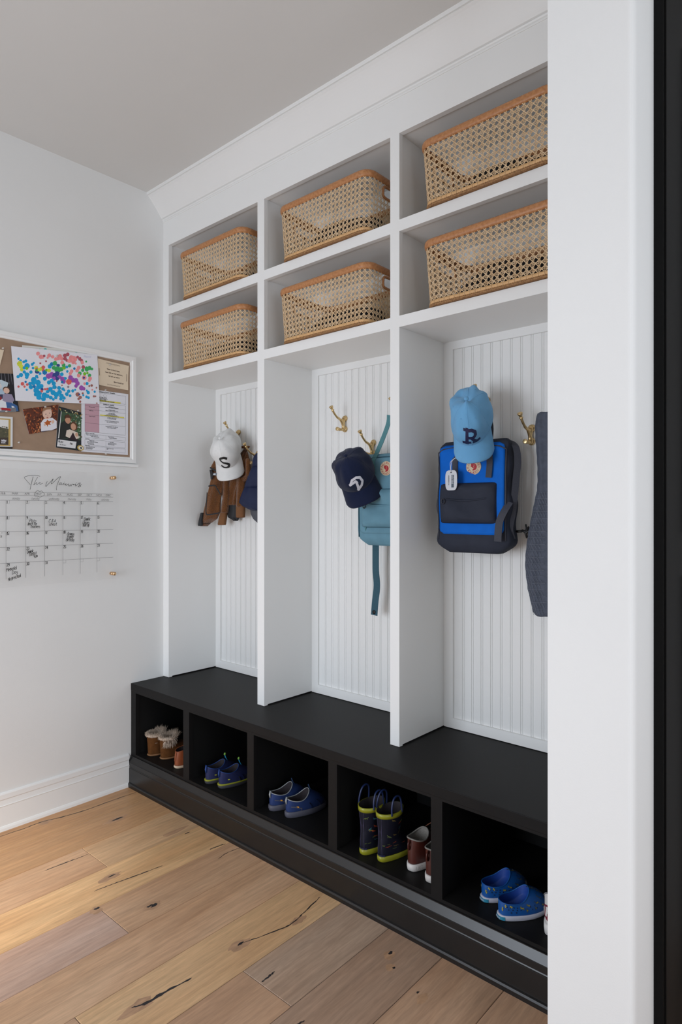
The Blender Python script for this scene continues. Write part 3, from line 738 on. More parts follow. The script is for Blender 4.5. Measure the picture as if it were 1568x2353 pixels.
    for aa in (math.radians(121), math.radians(127)): lg.lathe(BM(0.0252 * math.cos(aa), 0.0252 * math.sin(aa), 0.0042), R @ Vector((0, -1, 0)), [(0, .0006), (.0005, .0006)], 6)
    lg.build('badge_emblem', RED, bo); cu.build('badge_line', mat('badge_cream', (222, 205, 172), 0.6), bo)
    return t, RW, yf
def packmats():
    return (mat('bright_blue_canvas', (10, 104, 206), 0.75, noise=0.06, scale=25, bump=0.3, bscale=700, spec=0.2), mat('graphite_canvas', (50, 54, 66), 0.8, noise=0.10, scale=25, bump=0.3, bscale=700, spec=0.2),
            mat('grey_webbing', (62, 64, 74), 0.75, noise=0.1, scale=300, bump=0.3, bscale=900), mat('teal_canvas', (104, 146, 164), 0.75, noise=0.08, scale=20, bump=0.3, bscale=700, spec=0.2),
            mat('dark_teal_webbing', (44, 84, 100), 0.75, noise=0.1, scale=300, bump=0.3, bscale=900))
BLU, GRA, WEB, TEA, TEW = packmats()
t, RW, yf = make_pack('bright blue and graphite backpack with round badge, hanging in the right bay', 1.567, 1.108, 0.131, 0.375, 1.858, 1.950, BLU, GRA, WEB, 3, 4, (0.012, 1.393), (-0.112, 0.094, 1.206, 1.340), 0.062)
X0 = 1.567
s = MB()
strap(s, [(X0 + 0.070, yf(0.070, 1.36, 0.004), 1.355), (X0 + 0.074, yf(0.07, 1.40, 0.005), 1.40), (X0 + 0.076, yf(0.07, 1.44, 0.008), 1.44), (X0 + 0.073, 1.862, 1.475), (X0 + 0.068, 1.875, 1.52), (X0 + 0.045, 1.895, 1.57), (X0 + 0.015, 1.905, 1.612)], 0.021)
s.build('top_handle', WEB, t)
s = MB()
strap(s, [(X0 - 0.052, yf(-0.05, 1.36, 0.004), 1.355), (X0 - 0.052, yf(-0.05, 1.42, 0.005), 1.42), (X0 - 0.048, 1.868, 1.475), (X0 - 0.042, 1.880, 1.52), (X0 - 0.020, 1.898, 1.57), (X0 + 0.003, 1.908, 1.612)], 0.021)
s.build('top_handle', WEB, t)
s = MB()
strap(s, [(X0 + 0.060, 1.940, 1.475), (X0 + 0.100, 1.930, 1.478), (X0 + 0.136, 1.915, 1.455), (X0 + 0.146, 1.910, 1.41), (X0 + 0.144, 1.905, 1.36), (X0 + 0.140, 1.90, 1.30), (X0 + 0.135, 1.895, 1.24), (X0 + 0.128, 1.890, 1.19), (X0 + 0.130, 1.905, 1.155)], 0.022, 0.003, side=(0.7, 0.7, 0))
s.build('shoulder_strap', WEB, t)
s = MB()
strap(s, [(X0 + 0.135, 1.878, 1.275), (X0 + 0.125, 1.858, 1.245), (X0 + 0.114, 1.850, 1.215), (X0 + 0.110, 1.848, 1.18), (X0 + 0.108, 1.850, 1.150)], 0.024, 0.0025, side=(1, 0.1, 0))
s.build('side_strap', WEB, t)
s = MB(); s.tube([(X0 + 0.150, 1.93, 1.185), (X0 + 0.165, 1.935, 1.178), (X0 + 0.178, 1.935, 1.186), (X0 + 0.172, 1.935, 1.196), (X0 + 0.162, 1.935, 1.176), (X0 + 0.166, 1.935, 1.160)], [0.004, 0.0055, 0.0045, 0.004, 0.005, 0.0035], 7); s.tube([(X0 + 0.126, 1.93, 1.180), (X0 + 0.15, 1.93, 1.182)], 0.0045, 6); s.tube([(X0 + 0.164, 1.935, 1.18), (X0 + 0.162, 1.935, 1.205)], [0.005, 0.0025], 6); s.build('strap_toggle', mat('black_plastic', (20, 20, 22), 0.5), t)
t, RW2, yf2 = make_pack('dusty teal backpack with round badge, half behind the middle divider', 1.198, 1.118, 0.128, 0.345, 1.872, 1.958, TEA, TEA, TEW, 3, 9, (0.010, 1.405), (-0.100, 0.100, 1.186, 1.330), 0.045)
X0 = 1.198
s = MB(); strap(s, [(X0 - 0.048, yf2(-0.05, 1.385, 0.004), 1.385), (X0 - 0.048, yf2(-0.05, 1.43, 0.005), 1.43), (X0 - 0.040, 1.885, 1.468), (X0 - 0.022, 1.895, 1.515), (X0 - 0.002, 1.905, 1.575), (X0 + 0.006, 1.90, 1.605)], 0.020); s.build('top_handle', mat('teal_webbing', (84, 136, 142), 0.75, noise=0.1, scale=300), t)
s = MB(); strap(s, [(X0 + 0.062, yf2(0.05, 1.385, 0.004), 1.385), (X0 + 0.062, yf2(0.05, 1.43, 0.005), 1.43), (X0 + 0.05, 1.89, 1.475), (X0 + 0.03, 1.90, 1.54), (X0 + 0.010, 1.905, 1.602)], 0.020); s.build('top_handle', mat('teal_webbing', (84, 136, 142), 0.75), t)
s = MB(); strap(s, [(X0 - 0.078, 1.925, 1.15), (X0 - 0.078, 1.925, 1.10), (X0 - 0.080, 1.928, 1.02), (X0 - 0.078, 1.932, 0.96), (X0 - 0.084, 1.93, 0.90), (X0 - 0.088, 1.928, 0.846)], 0.031, 0.0018)
hs = s.build('hanging_strap', TEW, t)
s = MB(); s.lathe((X0 - 0.088, 1.9268, 0.858), (0, -1, 0), [(0, .008), (.0015, .0075), (.002, .004)], 14); s.build('snap_button', mat('dark_snap', (44, 44, 46), 0.4, 0.7), hs)
s = MB(); strap(s, [(X0 - 0.125, 1.895, 1.205), (X0 - 0.100, 1.873, 1.203), (X0 - 0.085, 1.868, 1.20), (X0 - 0.092, 1.872, 1.178), (X0 - 0.118, 1.888, 1.168)], 0.026, 0.002, side=(0, 0, 1)); s.build('side_strap', mat('teal_webbing', (84, 136, 142), 0.75), t)

# hanging tag on cords in front of the blue backpack
tg = thing('key_tag', 'white rounded tag on white cords below the light blue cap', 'tag', (1.519, 1.825, 1.35))
tp = []
for k in range(44):
    a = 2 * PI * k / 44; c, s_ = math.cos(a), math.sin(a)
    tp.append((0.0225 * math.copysign(abs(c) ** 0.45, c), 0.0335 * math.copysign(abs(s_) ** 0.62, s_)))
def TM(x, y, o=0): return Vector((1.519 + x, 1.825 - o, 1.349 + y))
m = MB(); m.loft([[TM(x, y, 0) for x, y in tp], [TM(x, y, 0.002) for x, y in tp]], smooth=False); pl = m.build('tag_plate', mat('tag_plastic', (205, 208, 214), 0.4), tg, bevel=0.0005)
m = MB(); m.add([TM(0.001, -0.024, .0023), TM(0.0105, -0.024, .0023), TM(0.0105, 0.018, .0023), TM(0.001, 0.018, .0023)], [(0, 1, 2, 3)])
m.build('tag_block', mat('tag_slate', (70, 84, 98), 0.5), pl)
m = MB()
def TR(x, y): return TM(0.0022 + y, 0.0165 - x, 0.0027)
for st in text_strokes('mabel label', 0, 0, 0.0072, sx=0.62): ribbon(m, st, 0.0007, TR)
m.build('tag_lettering', mat('tag_plastic', (205, 208, 214), 0.4), pl)
m = MB()
def TR2(x, y): return TM(-0.0105 + y, 0.0165 - x, 0.0023)
for st in text_strokes('mabelslabels.com', 0, 0, 0.0045, sx=0.72): ribbon(m, st, 0.0006, TR2)
m.lathe(TM(0, 0.0265, 0.0021), (0, -1, 0), [(0, .0026), (.0003, .0026)], 12)
m.build('tag_print', mat('tag_ink', (50, 56, 66), 0.6), pl)
m = MB()
for dx, ex in ((-0.0012, 0.026), (0.0012, 0.019)):
    m.tube(smooth([(1.519 + dx, 1.822, 1.376), (1.518 + dx, 1.822, 1.392), (1.519 + dx * 2, 1.823, 1.408), (1.526, 1.826, 1.418), (1.519 + ex, 1.832, 1.428), (1.519 + ex + 0.01, 1.84, 1.44)], 4), 0.0010, 6)
m.tube([(1.5175, 1.8215, 1.381), (1.519, 1.820, 1.3845), (1.5205, 1.8215, 1.381), (1.519, 1.8225, 1.379)], 0.0012, 6, loop=True)
m.build('cord', mat('white_cord', (220, 222, 226), 0.6), tg)

# ------------------------------------------------------------------ hanging clothes
def cloth_loft(mb, rows, PX, th, y0, y1, n=40, fold=None, mi=0):
    """rows of (v, uL, uR) in crop pixels; left edge at depth y0, right edge at depth y1; th thickness"""
    pts = rows; rings = []
    for k in range(len(pts) - 1):
        m_ = 7
        for q in range(m_ + (1 if k == len(pts) - 2 else 0)):
            t_ = q / m_; v, a, b = [pts[k][i] + (pts[k + 1][i] - pts[k][i]) * t_ for i in range(3)]
            ya = y0(v) if callable(y0) else y0; yb = y1(v) if callable(y1) else y1
            A = ony(*PX(a, v), ya); B = ony(*PX(b, v), yb); z = (A.z + B.z) / 2
            mid = (A + B) / 2; hv = (B - A) / 2; hv.z = 0; nn = Vector((hv.y, -hv.x, 0)).normalized()
            if nn.y > 0: nn = -nn
            T = th(v) if callable(th) else th; ring = []
            for i in range(n):
                an = 2 * PI * i / n; c, s_ = math.cos(an), math.sin(an)
                f = fold(c, (v - pts[0][0]) / (pts[-1][0] - pts[0][0])) if fold else 0
                p = mid + hv * math.copysign(abs(c) ** 0.8, c) + nn * (T * math.copysign(abs(s_) ** 0.8, s_) + (f if s_ > 0 else -f * 0.2))
                ring.append((p.x, p.y, z + (A.z - z) * max(0, -c) + (B.z - z) * max(0, c)))
            rings.append(ring)
    n0 = len(rings)
    def shrink(r, k):
        cx = sum(p[0] for p in r) / len(r); cy = sum(p[1] for p in r) / len(r); return [(cx + (p[0] - cx) * k, cy + (p[1] - cy) * k, p[2]) for p in r]
    rings = [[(x, y, z + 0.004) for x, y, z in shrink(rings[0], 0.8)]] + rings + [[(x, y, z - 0.004) for x, y, z in shrink(rings[-1], 0.85)]]
    mb.loft(rings, mi); return mb
K1 = lambda x, y: (430 + x / 4.7515, 860 + y / 4.7515)
def fleece():
    m = mat('brown_fleece', (118, 74, 38), 0.95, noise=0.22, scale=240, spec=0.05, sheen=0.4)
    nt = m.node_tree; tc = nt.nodes.new('ShaderNodeTexCoord'); v = nt.nodes.new('ShaderNodeTexVoronoi'); v.inputs['Scale'].default_value = 330; nt.links.new(tc.outputs['Object'], v.inputs['Vector'])
    b = nt.nodes.new('ShaderNodeBump'); b.inputs['Strength'].default_value = 1.0; b.inputs['Distance'].default_value = 0.003; b.invert = True
    nt.links.new(v.outputs['Distance'], b.inputs['Height']); nt.links.new(b.outputs[0], nt.nodes['Principled BSDF'].inputs['Normal']); return m
FLE = fleece(); RIB = mat('tan_rib_knit', (122, 82, 50), 0.9, noise=0.08, scale=200, bump=0.5, bscale=500); PIP = mat('black_jacket_binding', (34, 35, 38), 0.7, noise=0.1, scale=60)
jk = thing('fleece_jacket', 'brown curly fleece jacket with black binding, hung under the white cap', 'jacket', (0.2, 1.93, 1.2))
fl = lambda a, b, c: (lambda s, v: a * math.sin(b * s + c + v * 2) * (1 - abs(s) ** 4))
m = MB(); cloth_loft(m, [(850, 330, 470), (900, 318, 480), (1010, 262, 470), (1090, 275, 440), (1220, 242, 395), (1380, 208, 372), (1500, 180, 366), (1580, 166, 330), (1650, 160, 215)], K1, 0.016, 1.872, 1.925, fold=fl(0.004, 5, 1)); m.build('left_front', FLE, jk)
m = MB(); cloth_loft(m, [(790, 640, 652), (900, 560, 672), (1000, 420, 690), (1100, 395, 700), (1180, 390, 640), (1300, 385, 600), (1420, 400, 575)], K1, 0.017, 1.945, 1.965, 60, fold=fl(0.008, 12, 0.3)); m.build('back', FLE, jk)
m = MB(); cloth_loft(m, [(1425, 440, 570), (1500, 440, 575), (1560, 450, 572), (1592, 500, 560)], K1, 0.013, 1.950, 1.968, fold=fl(0.002, 6, 0)); m.build('hem_lining', PIP, jk)
m = MB(); cloth_loft(m, [(1130, 392, 462), (1250, 400, 468), (1350, 395, 462), (1430, 384, 452), (1505, 376, 444)], K1, 0.018, 1.925, 1.935, fold=fl(0.002, 4, 0)); slv = m.build('sleeve', FLE, jk)
m = MB(); cloth_loft(m, [(1500, 374, 436), (1560, 358, 430), (1638, 342, 420)], K1, 0.015, 1.925, 1.935); m.build('cuff', RIB, slv)
m = MB(); cloth_loft(m, [(1130, 548, 640), (1250, 548, 630), (1350, 546, 630), (1440, 542, 632)], K1, 0.018, 1.935, 1.948, fold=fl(0.003, 5, 1)); slv = m.build('sleeve', FLE, jk)
m = MB(); cloth_loft(m, [(1435, 540, 632), (1500, 540, 632), (1556, 541, 630)], K1, 0.015, 1.935, 1.948); m.build('cuff', RIB, slv)
m = MB(); cloth_loft(m, [(930, 640, 690), (1100, 640, 695), (1160, 560, 660)], K1, 0.012, 1.935, 1.95); m.build('collar', FLE, jk)
def pipe(pts, y, r=0.0032):
    m.tube([ony(*K1(a, b), y + 0.00014 * (a - 250)) for a, b in smooth(pts, 5)], r, 6, flat=0.6)
m = MB()
pipe([(252, 1020), (290, 1040), (335, 1070), (385, 1100), (400, 1120)], 1.848, 0.004)
pipe([(235, 1222), (270, 1215), (305, 1216), (325, 1245), (350, 1285), (362, 1310)], 1.852)
pipe([(220, 1290), (212, 1400), (206, 1480), (214, 1530), (240, 1532), (300, 1524), (352, 1512)], 1.850)
m.build('binding', PIP, jk)
m = MB(); cloth_loft(m, [(1050, 248, 276), (1090, 255, 285), (1140, 260, 280)], K1, 0.004, 1.860, 1.862, 16); m.build('zip_flap', PIP, jk)
m = MB(); cloth_loft(m, [(1520, 150, 180), (1600, 132, 168), (1646, 125, 168)], K1, 0.010, 1.862, 1.868, 20); m.build('zip_edge', PIP, jk)
m = MB(); A = [ony(*K1(a, b), 1.846) for a, b in ((290, 1075), (320, 1078), (312, 1106), (281, 1102))]; m.add(A + [p + Vector((0, 0.004, 0)) for p in A], [(0, 1, 2, 3), (0, 4, 5, 1), (1, 5, 6, 2), (2, 6, 7, 3), (3, 7, 4, 0)]); lb = m.build('chest_label', mat('label_slate', (120, 130, 140), 0.6), jk)
m = MB(); A = [ony(*K1(a, b), 1.8455) for a, b in ((290, 1090), (298, 1083), (306, 1090), (314, 1086), (312, 1096), (285, 1098))]; m.poly(A); m.build('label_print', mat('label_white', (210, 214, 218), 0.6), lb)

NAVY = mat('navy_puffer', (20, 32, 66), 0.55, noise=0.08, scale=20, bump=0.15, bscale=150, spec=0.35)
pj = thing('puffer_jacket', 'navy quilted puffer jacket cut off by the first divider, left bay', 'jacket', (0.45, 1.93, 1.2))
m = MB(); seams = [860, 1008, 1232, 1480]
def pth(v):
    for a, b in zip(seams, seams[1:]):
        if a <= v <= b: return 0.022 + 0.016 * math.sin(PI * (v - a) / (b - a)) ** 0.5
    return 0.02
cloth_loft(m, [(860, 770, 1050), (900, 745, 1060), (1004, 722, 1075), (1012, 720, 1075), (1100, 690, 1080), (1228, 636, 1085), (1236, 636, 1085), (1320, 605, 1085), (1400, 582, 1085), (1440, 620, 1085), (1478, 690, 1085)], K1, pth, 1.925, 1.950, 50, fold=fl(0.002, 14, 0)); m.build('body', NAVY, pj)
m = MB(); cloth_loft(m, [(1470, 690, 1000), (1530, 700, 1000), (1580, 725, 1000), (1620, 770, 1000)], K1, 0.012, 1.935, 1.955, fold=fl(0.003, 8, 0)); m.build('lining', mat('slate_lining', (74, 76, 84), 0.6, noise=0.1), pj)
K3 = lambda x, y: (960 + x / 4.055, 860 + y / 4.055)
qj = thing('quilted_jacket', 'grey stitched quilted jacket at the right end, cut off by the wall', 'jacket', (1.86, 1.93, 1.0))
QLT = mat('grey_quilt', (78, 84, 98), 0.85, noise=0.12, scale=60, bump=0.4, bscale=200)
rows = [(370, 1120, 1330), (440, 1102, 1350), (500, 1097, 1360), (600, 1101, 1370), (700, 1110, 1370), (850, 1119, 1370), (1000, 1121, 1380), (1080, 1116, 1385), (1200, 1090, 1390), (1350, 1060, 1400), (1500, 1030, 1400), (1650, 1012, 1400), (1750, 1005, 1400), (1850, 1010, 1400), (2000, 1030, 1400), (2120, 1058, 1400), (2200, 1075, 1400), (2240, 1100, 1390)]
m = MB(); cloth_loft(m, rows, K3, 0.026, 1.930, 1.940, 60, fold=lambda s_, v: 0.0016 * math.sin(v * 110) + 0.003 * math.sin(9 * s_)); m.build('body', QLT, qj)
m = MB(); v = 1100; i = 0
while v < 2230:
    a = next((r[1] + (q[1] - r[1]) * (v - r[0]) / (q[0] - r[0]) for r, q in zip(rows, rows[1:]) if r[0] <= v <= q[0]), 1100)
    pts = []
    for k in range(15):
        c = -0.995 + 1.1 * k / 14; A = ony(*K3(a, v), 1.930); B = ony(*K3(1400, v), 1.940); q = (A + B) / 2 + (B - A) / 2 * c + Vector((0, -1, 0)) * (0.0275 * max(0, 1 - abs(c) ** 2.5) ** 0.4 + 0.003 * math.sin(9 * c)); pts.append(q)
    m.tube(pts, 0.0006, 4)
    for j in range(5):
        k = 1 + 2 * j + (i % 2); w = pts[min(k + 2, 14)] + Vector((0, -0.001, -0.019)); m.tube([pts[k], (pts[k] + w) / 2 + Vector((0, -.001, 0)), w], 0.0005, 4)
    v += 60; i += 1
m.build('stitching', mat('quilt_thread', (120, 126, 138), 0.7), qj)

# ------------------------------------------------------------------ shoes (local: heel at origin, toe towards +y)
def bez(a, b, c, t): return a * (1 - t) ** 2 + b * 2 * t * (1 - t) + c * t * t
def make_shoe(name, label, cat, loc, rot, L, W, sole, rim, ctrl, mats, zs=0.014, shaft=None, wf=1.0, lift=0.0, lining_depth=0.03, group=None, collar=0.0016, mid=None):
    """rim=(yo, lo, wo, heel, side, front) ; ctrl=(heel, side, toe heights) ; shaft=[(z, yo, lo, wo)...]"""
    t = thing(name, label, cat, loc, group, math.radians(rot))
    n = 48
    def foot(a, g=1.0):
        u = (1 - math.cos(a)) / 2
        hw = W / 2 * (max(0, 4 * u * (1 - u))) ** 0.36 * (0.80 + 0.22 * math.sin(min(1, u / 0.68) * PI / 2) ** 2 - (0.06 if u > 0.85 else 0) * (u - 0.85) / 0.15)
        sg = 1 if math.sin(a) >= 0 else -1
        return Vector((hw * sg * g, L / 2 + (u - 0.5) * L * g, 0))
    yo, lo, wo, rh, rs, rf = rim
    def rimp(a, k=1.0):
        c, s_ = math.cos(a), math.sin(a); z = (rh if c > 0 else rf) * c * c + rs * s_ * s_
        return Vector((wo * k * s_ * (abs(s_) ** -0.15 if abs(s_) > 1e-6 else 1), yo - lo * k * c, z))
    def up(a, f, off=0.0):
        p0 = foot(a, 0.97); p0.z = zs; c = math.cos(a); s_ = math.sin(a)
        cz = (ctrl[0] if c > 0 else ctrl[2]) * c * c + ctrl[1] * s_ * s_
        p1 = rimp(a); q = foot(a, 1.0); q.z = cz; p = bez(p0, q, p1, f)
        if off:
            d = Vector((p.x, p.y - yo, 0)); d = d.normalized() if d.length > 1e-6 else Vector((0, -1, 0))
            p = p + (d + Vector((0, 0, 0.3 if c < 0 else 0))) * off
        return p
    rings = [[up(2 * PI * i / n, f / 14) for i in range(n)] for f in range(15)]
    if shaft:
        for z, y_, l_, w_ in shaft: rings.append([Vector((w_ * math.sin(2 * PI * i / n), y_ - l_ * math.cos(2 * PI * i / n), z + (rimp(2 * PI * i / n).z - rs) * 1.0)) for i in range(n)])
    m = MB(); m.loft(rings, 0, True, True, False); m.build('upper', mats['upper'], t, world=False)
    topr = rings[-1]; c0 = sum(topr, Vector()) / n
    inn = []
    for k in range(7):
        q = k / 6; inn.append([Vector((c0.x + (p.x - c0.x) * (0.97 - 0.10 * q), c0.y + (p.y - c0.y) * (0.97 - 0.10 * q), p.z + 0.0004 - lining_depth * q)) for p in topr])
    m = MB(); m.loft(inn, 0, True, False, True); m.build('lining', mats.get('lining', mats['upper']), t, world=False)
    if collar:
        m = MB(); m.tube(topr, collar, 6, loop=True); m.build('collar', mats.get('collar', mats['upper']), t, world=False)
    m = MB(); sl = [(0, 0.95), (0.002, 1.0), (zs * 0.5, 1.03), (zs - 0.001, 1.03), (zs + 0.0005, 1.0)]
    m.loft([[Vector((foot(2 * PI * i / n, g).x, foot(2 * PI * i / n, g).y, z + lift * (1 - math.cos(2 * PI * i / n)) ** 3 * 0.1)) for i in range(n)] for z, g in sl], 0)
    so = m.build('sole', mats['sole'], t, world=False)
    if mid:
        z0_, z1_ = mid; m = MB(); m.loft([[Vector((foot(2 * PI * i / n, g).x, foot(2 * PI * i / n, g).y, z)) for i in range(n)] for z, g in ((z0_, 1.01), (z0_ + .0005, 1.045), (z1_ - .0005, 1.045), (z1_, 1.0))], 0); m.build('midsole', mats['mid'], t, world=False)
    return t, up, foot, topr
def rib_on(m, up, pts, w, off=0.0008, mi=0):
    # pts of (a_degrees, f)
    P = [(math.radians(a), f) for a, f in dens(pts, 4)]
    V = [up(a, f, off) for a, f in P]; L_ = []; R_ = []
    for i, p in enumerate(V):
        tg = (V[min(i + 1, len(V) - 1)] - V[max(i - 1, 0)]).normalized(); nn = (up(P[i][0], P[i][1], off + 0.002) - p).normalized(); b = tg.cross(nn).normalized()
        L_.append(p + b * w / 2); R_.append(p - b * w / 2)
    k = len(V); m.add(L_ + R_, [(i, i + 1, k + i + 1, k + i) for i in range(k - 1)], mi)
def heel_text(up, txt, a0, f0, h, sx, m, w, off=0.001, mi=0, zfun=None):
    for st in text_strokes(txt, 0, 0, h, sx=sx):
        ribbon(m, dens(st, 1), w, lambda x, y: up(a0 + x, f0 + y, off), mi)
ZS = 0.1473  # most shoe colours below are darkened for the shade deep in the cubbies
SUEDE = mat('tan_suede', (92, 58, 30), 0.95, noise=0.18, scale=50, spec=0.1); SUEDE2 = mat('suede_sole', (130, 92, 58), 0.8, noise=0.1)
FUR = mat('cream_shearling', (190, 172, 154), 0.95, noise=0.12, scale=200, spec=0.05, sheen=0.5)
BG = 'pair of tan shearling boots'
def fur(t, topr, seed, flap):
    rnd = random.Random(seed); m = MB(); c0 = sum(topr, Vector()) / len(topr)
    m.tube([p + (c0 - p) * 0.06 + Vector((0, 0, 0.004)) for p in topr], 0.0065, 8, loop=True)
    for _ in range(1500):
        i = rnd.randrange(len(topr)); p = topr[i].lerp(topr[(i + 1) % len(topr)], rnd.random()); out = (p - c0); out.z = 0; out.normalize()
        b = p + out * rnd.uniform(-0.010, 0.003) + Vector((0, 0, rnd.uniform(-0.003, 0.008)))
        back = max(0, out.y) ** 2
        d = (out * rnd.uniform(-0.5, 0.8) + Vector((rnd.uniform(-.5, .5), rnd.uniform(-.5, .5), rnd.uniform(0.3, 1.2)))).normalized() * rnd.uniform(0.007, 0.014 + 0.016 * back)
        if flap and out.x > 0.5 and out.y < 0.5 and rnd.random() < 0.6: d = (out * 0.5 + Vector((0, 0, -1))).normalized() * 0.014; b = b + out * 0.004 + Vector((0, 0, -rnd.uniform(0, 0.022)))
        a = d.orthogonal().normalized() * 0.0014; a2 = d.cross(a).normalized() * 0.0014
        m.add([b + a, b - a * 0.5 + a2, b - a * 0.5 - a2, b + d], [(0, 1, 3), (1, 2, 3), (2, 0, 3)])
    m.build('fur_collar', FUR, t, world=False)
for x, y, r, sd, l, fp in ((0.098, 1.572, 0, 1, 'tan suede boot with fluffy cream collar, nearest the left wall', False), (0.173, 1.588, -3, 2, 'tan suede boot with fluffy collar folded over, second from the left wall', True)):
    t, up, foot, topr = make_shoe('shearling_boot', l, 'boot', (x, y, ZS), r, 0.145, 0.071, None, (0.040, 0.040, 0.034, 0.066, 0.066, 0.070), (0.05, 0.055, 0.062), dict(upper=SUEDE, sole=SUEDE2, lining=FUR), zs=0.008, shaft=[(0.075, 0.039, 0.040, 0.034), (0.088, 0.038, 0.041, 0.0355)], group=BG, collar=0)
    fur(t, topr, sd, fp)
    if fp:
        m = MB(); k = 0.003
        for st in text_strokes('Alfred', -0.45, 0.0, 0.30, slant=0.2, sx=0.9): ribbon(m, st, 0.03, lambda x_, y_: Vector((0.0365 * math.sin(0.75 + x_), 0.0385 - 0.0425 * math.cos(0.75 + x_), 0.052 + y_ * 0.036)))
        m.build('embroidery', mat('grey_thread', (128, 112, 96), 0.8), t, world=False)
ORG = mat('cognac_leather', (136, 70, 36), 0.5, noise=0.12, scale=40, bump=0.1, bscale=300); CRM = mat('cream_rubber', (206, 186, 160), 0.6)
LIN = mat('dark_lining', (40, 34, 38), 0.9); SOCK = mat('grey_label', (110, 112, 120), 0.7)
for x, y, r, l in ((0.306, 1.572, 0, 'cognac leather ankle shoe right of the shearling boots'), (0.374, 1.574, 2, 'cognac leather ankle shoe half hidden behind the first bench divider')):
    t, up, foot, topr = make_shoe('ankle_shoe', l, 'shoe', (x, y, ZS), r, 0.140, 0.062, None, (0.042, 0.036, 0.024, 0.070, 0.076, 0.092), (0.04, 0.045, 0.048), dict(upper=ORG, sole=CRM, lining=LIN), zs=0.011, group='pair of cognac ankle shoes')
    m = MB(); rib_on(m, up, [(0, 0.35), (0, 1.0)], 0.010, 0.0016); m.build('heel_tab', ORG, t, world=False)
    m = MB(); m.loft([[foot(2 * PI * i / 48, 1.0) * 1 + Vector((0, 0, z)) for i in range(48)] for z in (0.0125, 0.0145)], 0, smooth=True); m.build('welt', mat('dark_welt', (120, 62, 36), 0.6), t, world=False)
    m = MB(); m.box(-0.012, 0.012, 0.06, 0.075, 0.062, 0.078); m.build('tongue', SOCK, t, world=False)
make_shoe('canvas_shoe', 'pale grey shoe at the back of the first cubby, behind the boots', 'shoe', (0.120, 1.770, ZS), -8, 0.120, 0.058, None, (0.036, 0.032, 0.022, 0.050, 0.046, 0.060), (0.035, 0.035, 0.04), dict(upper=mat('grey_canvas', (120, 126, 138), 0.8), sole=mat('pale_grey_rubber', (160, 166, 176), 0.6), lining=LIN), zs=0.016)
NB = mat('deep_blue_fabric', (17, 27, 74), 0.7, noise=0.1, scale=60, bump=0.2, bscale=600); NB2 = mat('blue_piping', (18, 56, 120), 0.6); YEL = mat('acid_yellow_rubber', (140, 142, 34), 0.55); DGR = mat('dark_grey_rubber', (56, 56, 60), 0.7); CYA = mat('cyan_cord', (34, 134, 176), 0.5); GRN = mat('lime_toggle', (120, 170, 70), 0.5)
for x, y, r, l in ((0.533, 1.565, -2, 'dark blue sport sandal with yellow sole, left one of its pair'), (0.606, 1.574, -6, 'dark blue sport sandal with yellow sole, right one of its pair')):
    t, up, foot, topr = make_shoe('sport_sandal', l, 'sandal', (x, y, ZS), r, 0.165, 0.066, None, (0.046, 0.042, 0.026, 0.068, 0.058, 0.076), (0.045, 0.042, 0.046), dict(upper=NB, sole=DGR, lining=LIN, collar=NB2, mid=YEL), zs=0.016, group='blue sandals with yellow soles', mid=(0.013, 0.019))
    m = MB()
    for sg in (1, -1):
        for a in (100, 128, 150): rib_on(m, up, [(sg * a, 0.06), (sg * (a + 4), 0.55)], 0.008, 0.0012)
    m.build('side_strap', NB2, t, world=False)
    m = MB()
    for sg in (1, -1):
        for a in (88, 113, 139): rib_on(m, up, [(sg * a, 0.04), (sg * (a + 2), 0.45)], 0.009, 0.0006)
    m.build('side_opening', YEL, t, world=False)
    m = MB(); m.tube([up(0, 0.55, 0.001), up(0, 0.8, 0.004), up(0, 1.0, 0.003) + Vector((0, 0, 0.008)), up(0, 1.0, -0.004)], [0.005, 0.0055, 0.0045, 0.003], 8, flat=0.45); m.build('heel_loop', NB2, t, world=False)
    m = MB(); f1 = Vector((0, 0.092, 0.076)); m.tube(smooth([(0.004, 0.112, 0.060), (0.006, 0.098, 0.074), (0.001, 0.092, 0.094), (-0.006, 0.100, 0.078), (-0.004, 0.115, 0.060)], 5), 0.0014, 6); m.build('elastic_cord', CYA, t, world=False)
    m = MB(); m.lathe((0.001, 0.091, 0.093), (0.4, 0, 1), [(0, .003), (.002, .0042), (.008, .0042), (.010, .003)], 10); m.build('cord_toggle', GRN, t, world=False)
    m = MB(); c = up(math.radians(52), 0.36, 0.001); nn = (up(math.radians(52), 0.36, 0.01) - c).normalized(); s1 = nn.cross(Vector((0, 0, 1))).normalized(); m.poly([c + s1 * 0.006 * math.cos(a) + (Vector((0, 0, 1)) + s1 * -0.3) * 0.0022 * math.sin(a) for a in [2 * PI * k / 14 for k in range(14)]]); m.build('oval_logo', YEL, t, world=False)
GRB = mat('grey_rubber', (78, 78, 90), 0.6); BL2 = mat('royal_blue_fabric', (17, 44, 96), 0.7, noise=0.1, scale=60, bump=0.2, bscale=600); PAL = mat('pale_grey_piping', (150, 154, 156), 0.6); ORY = mat('orange_yellow_logo', (216, 150, 40), 0.5)
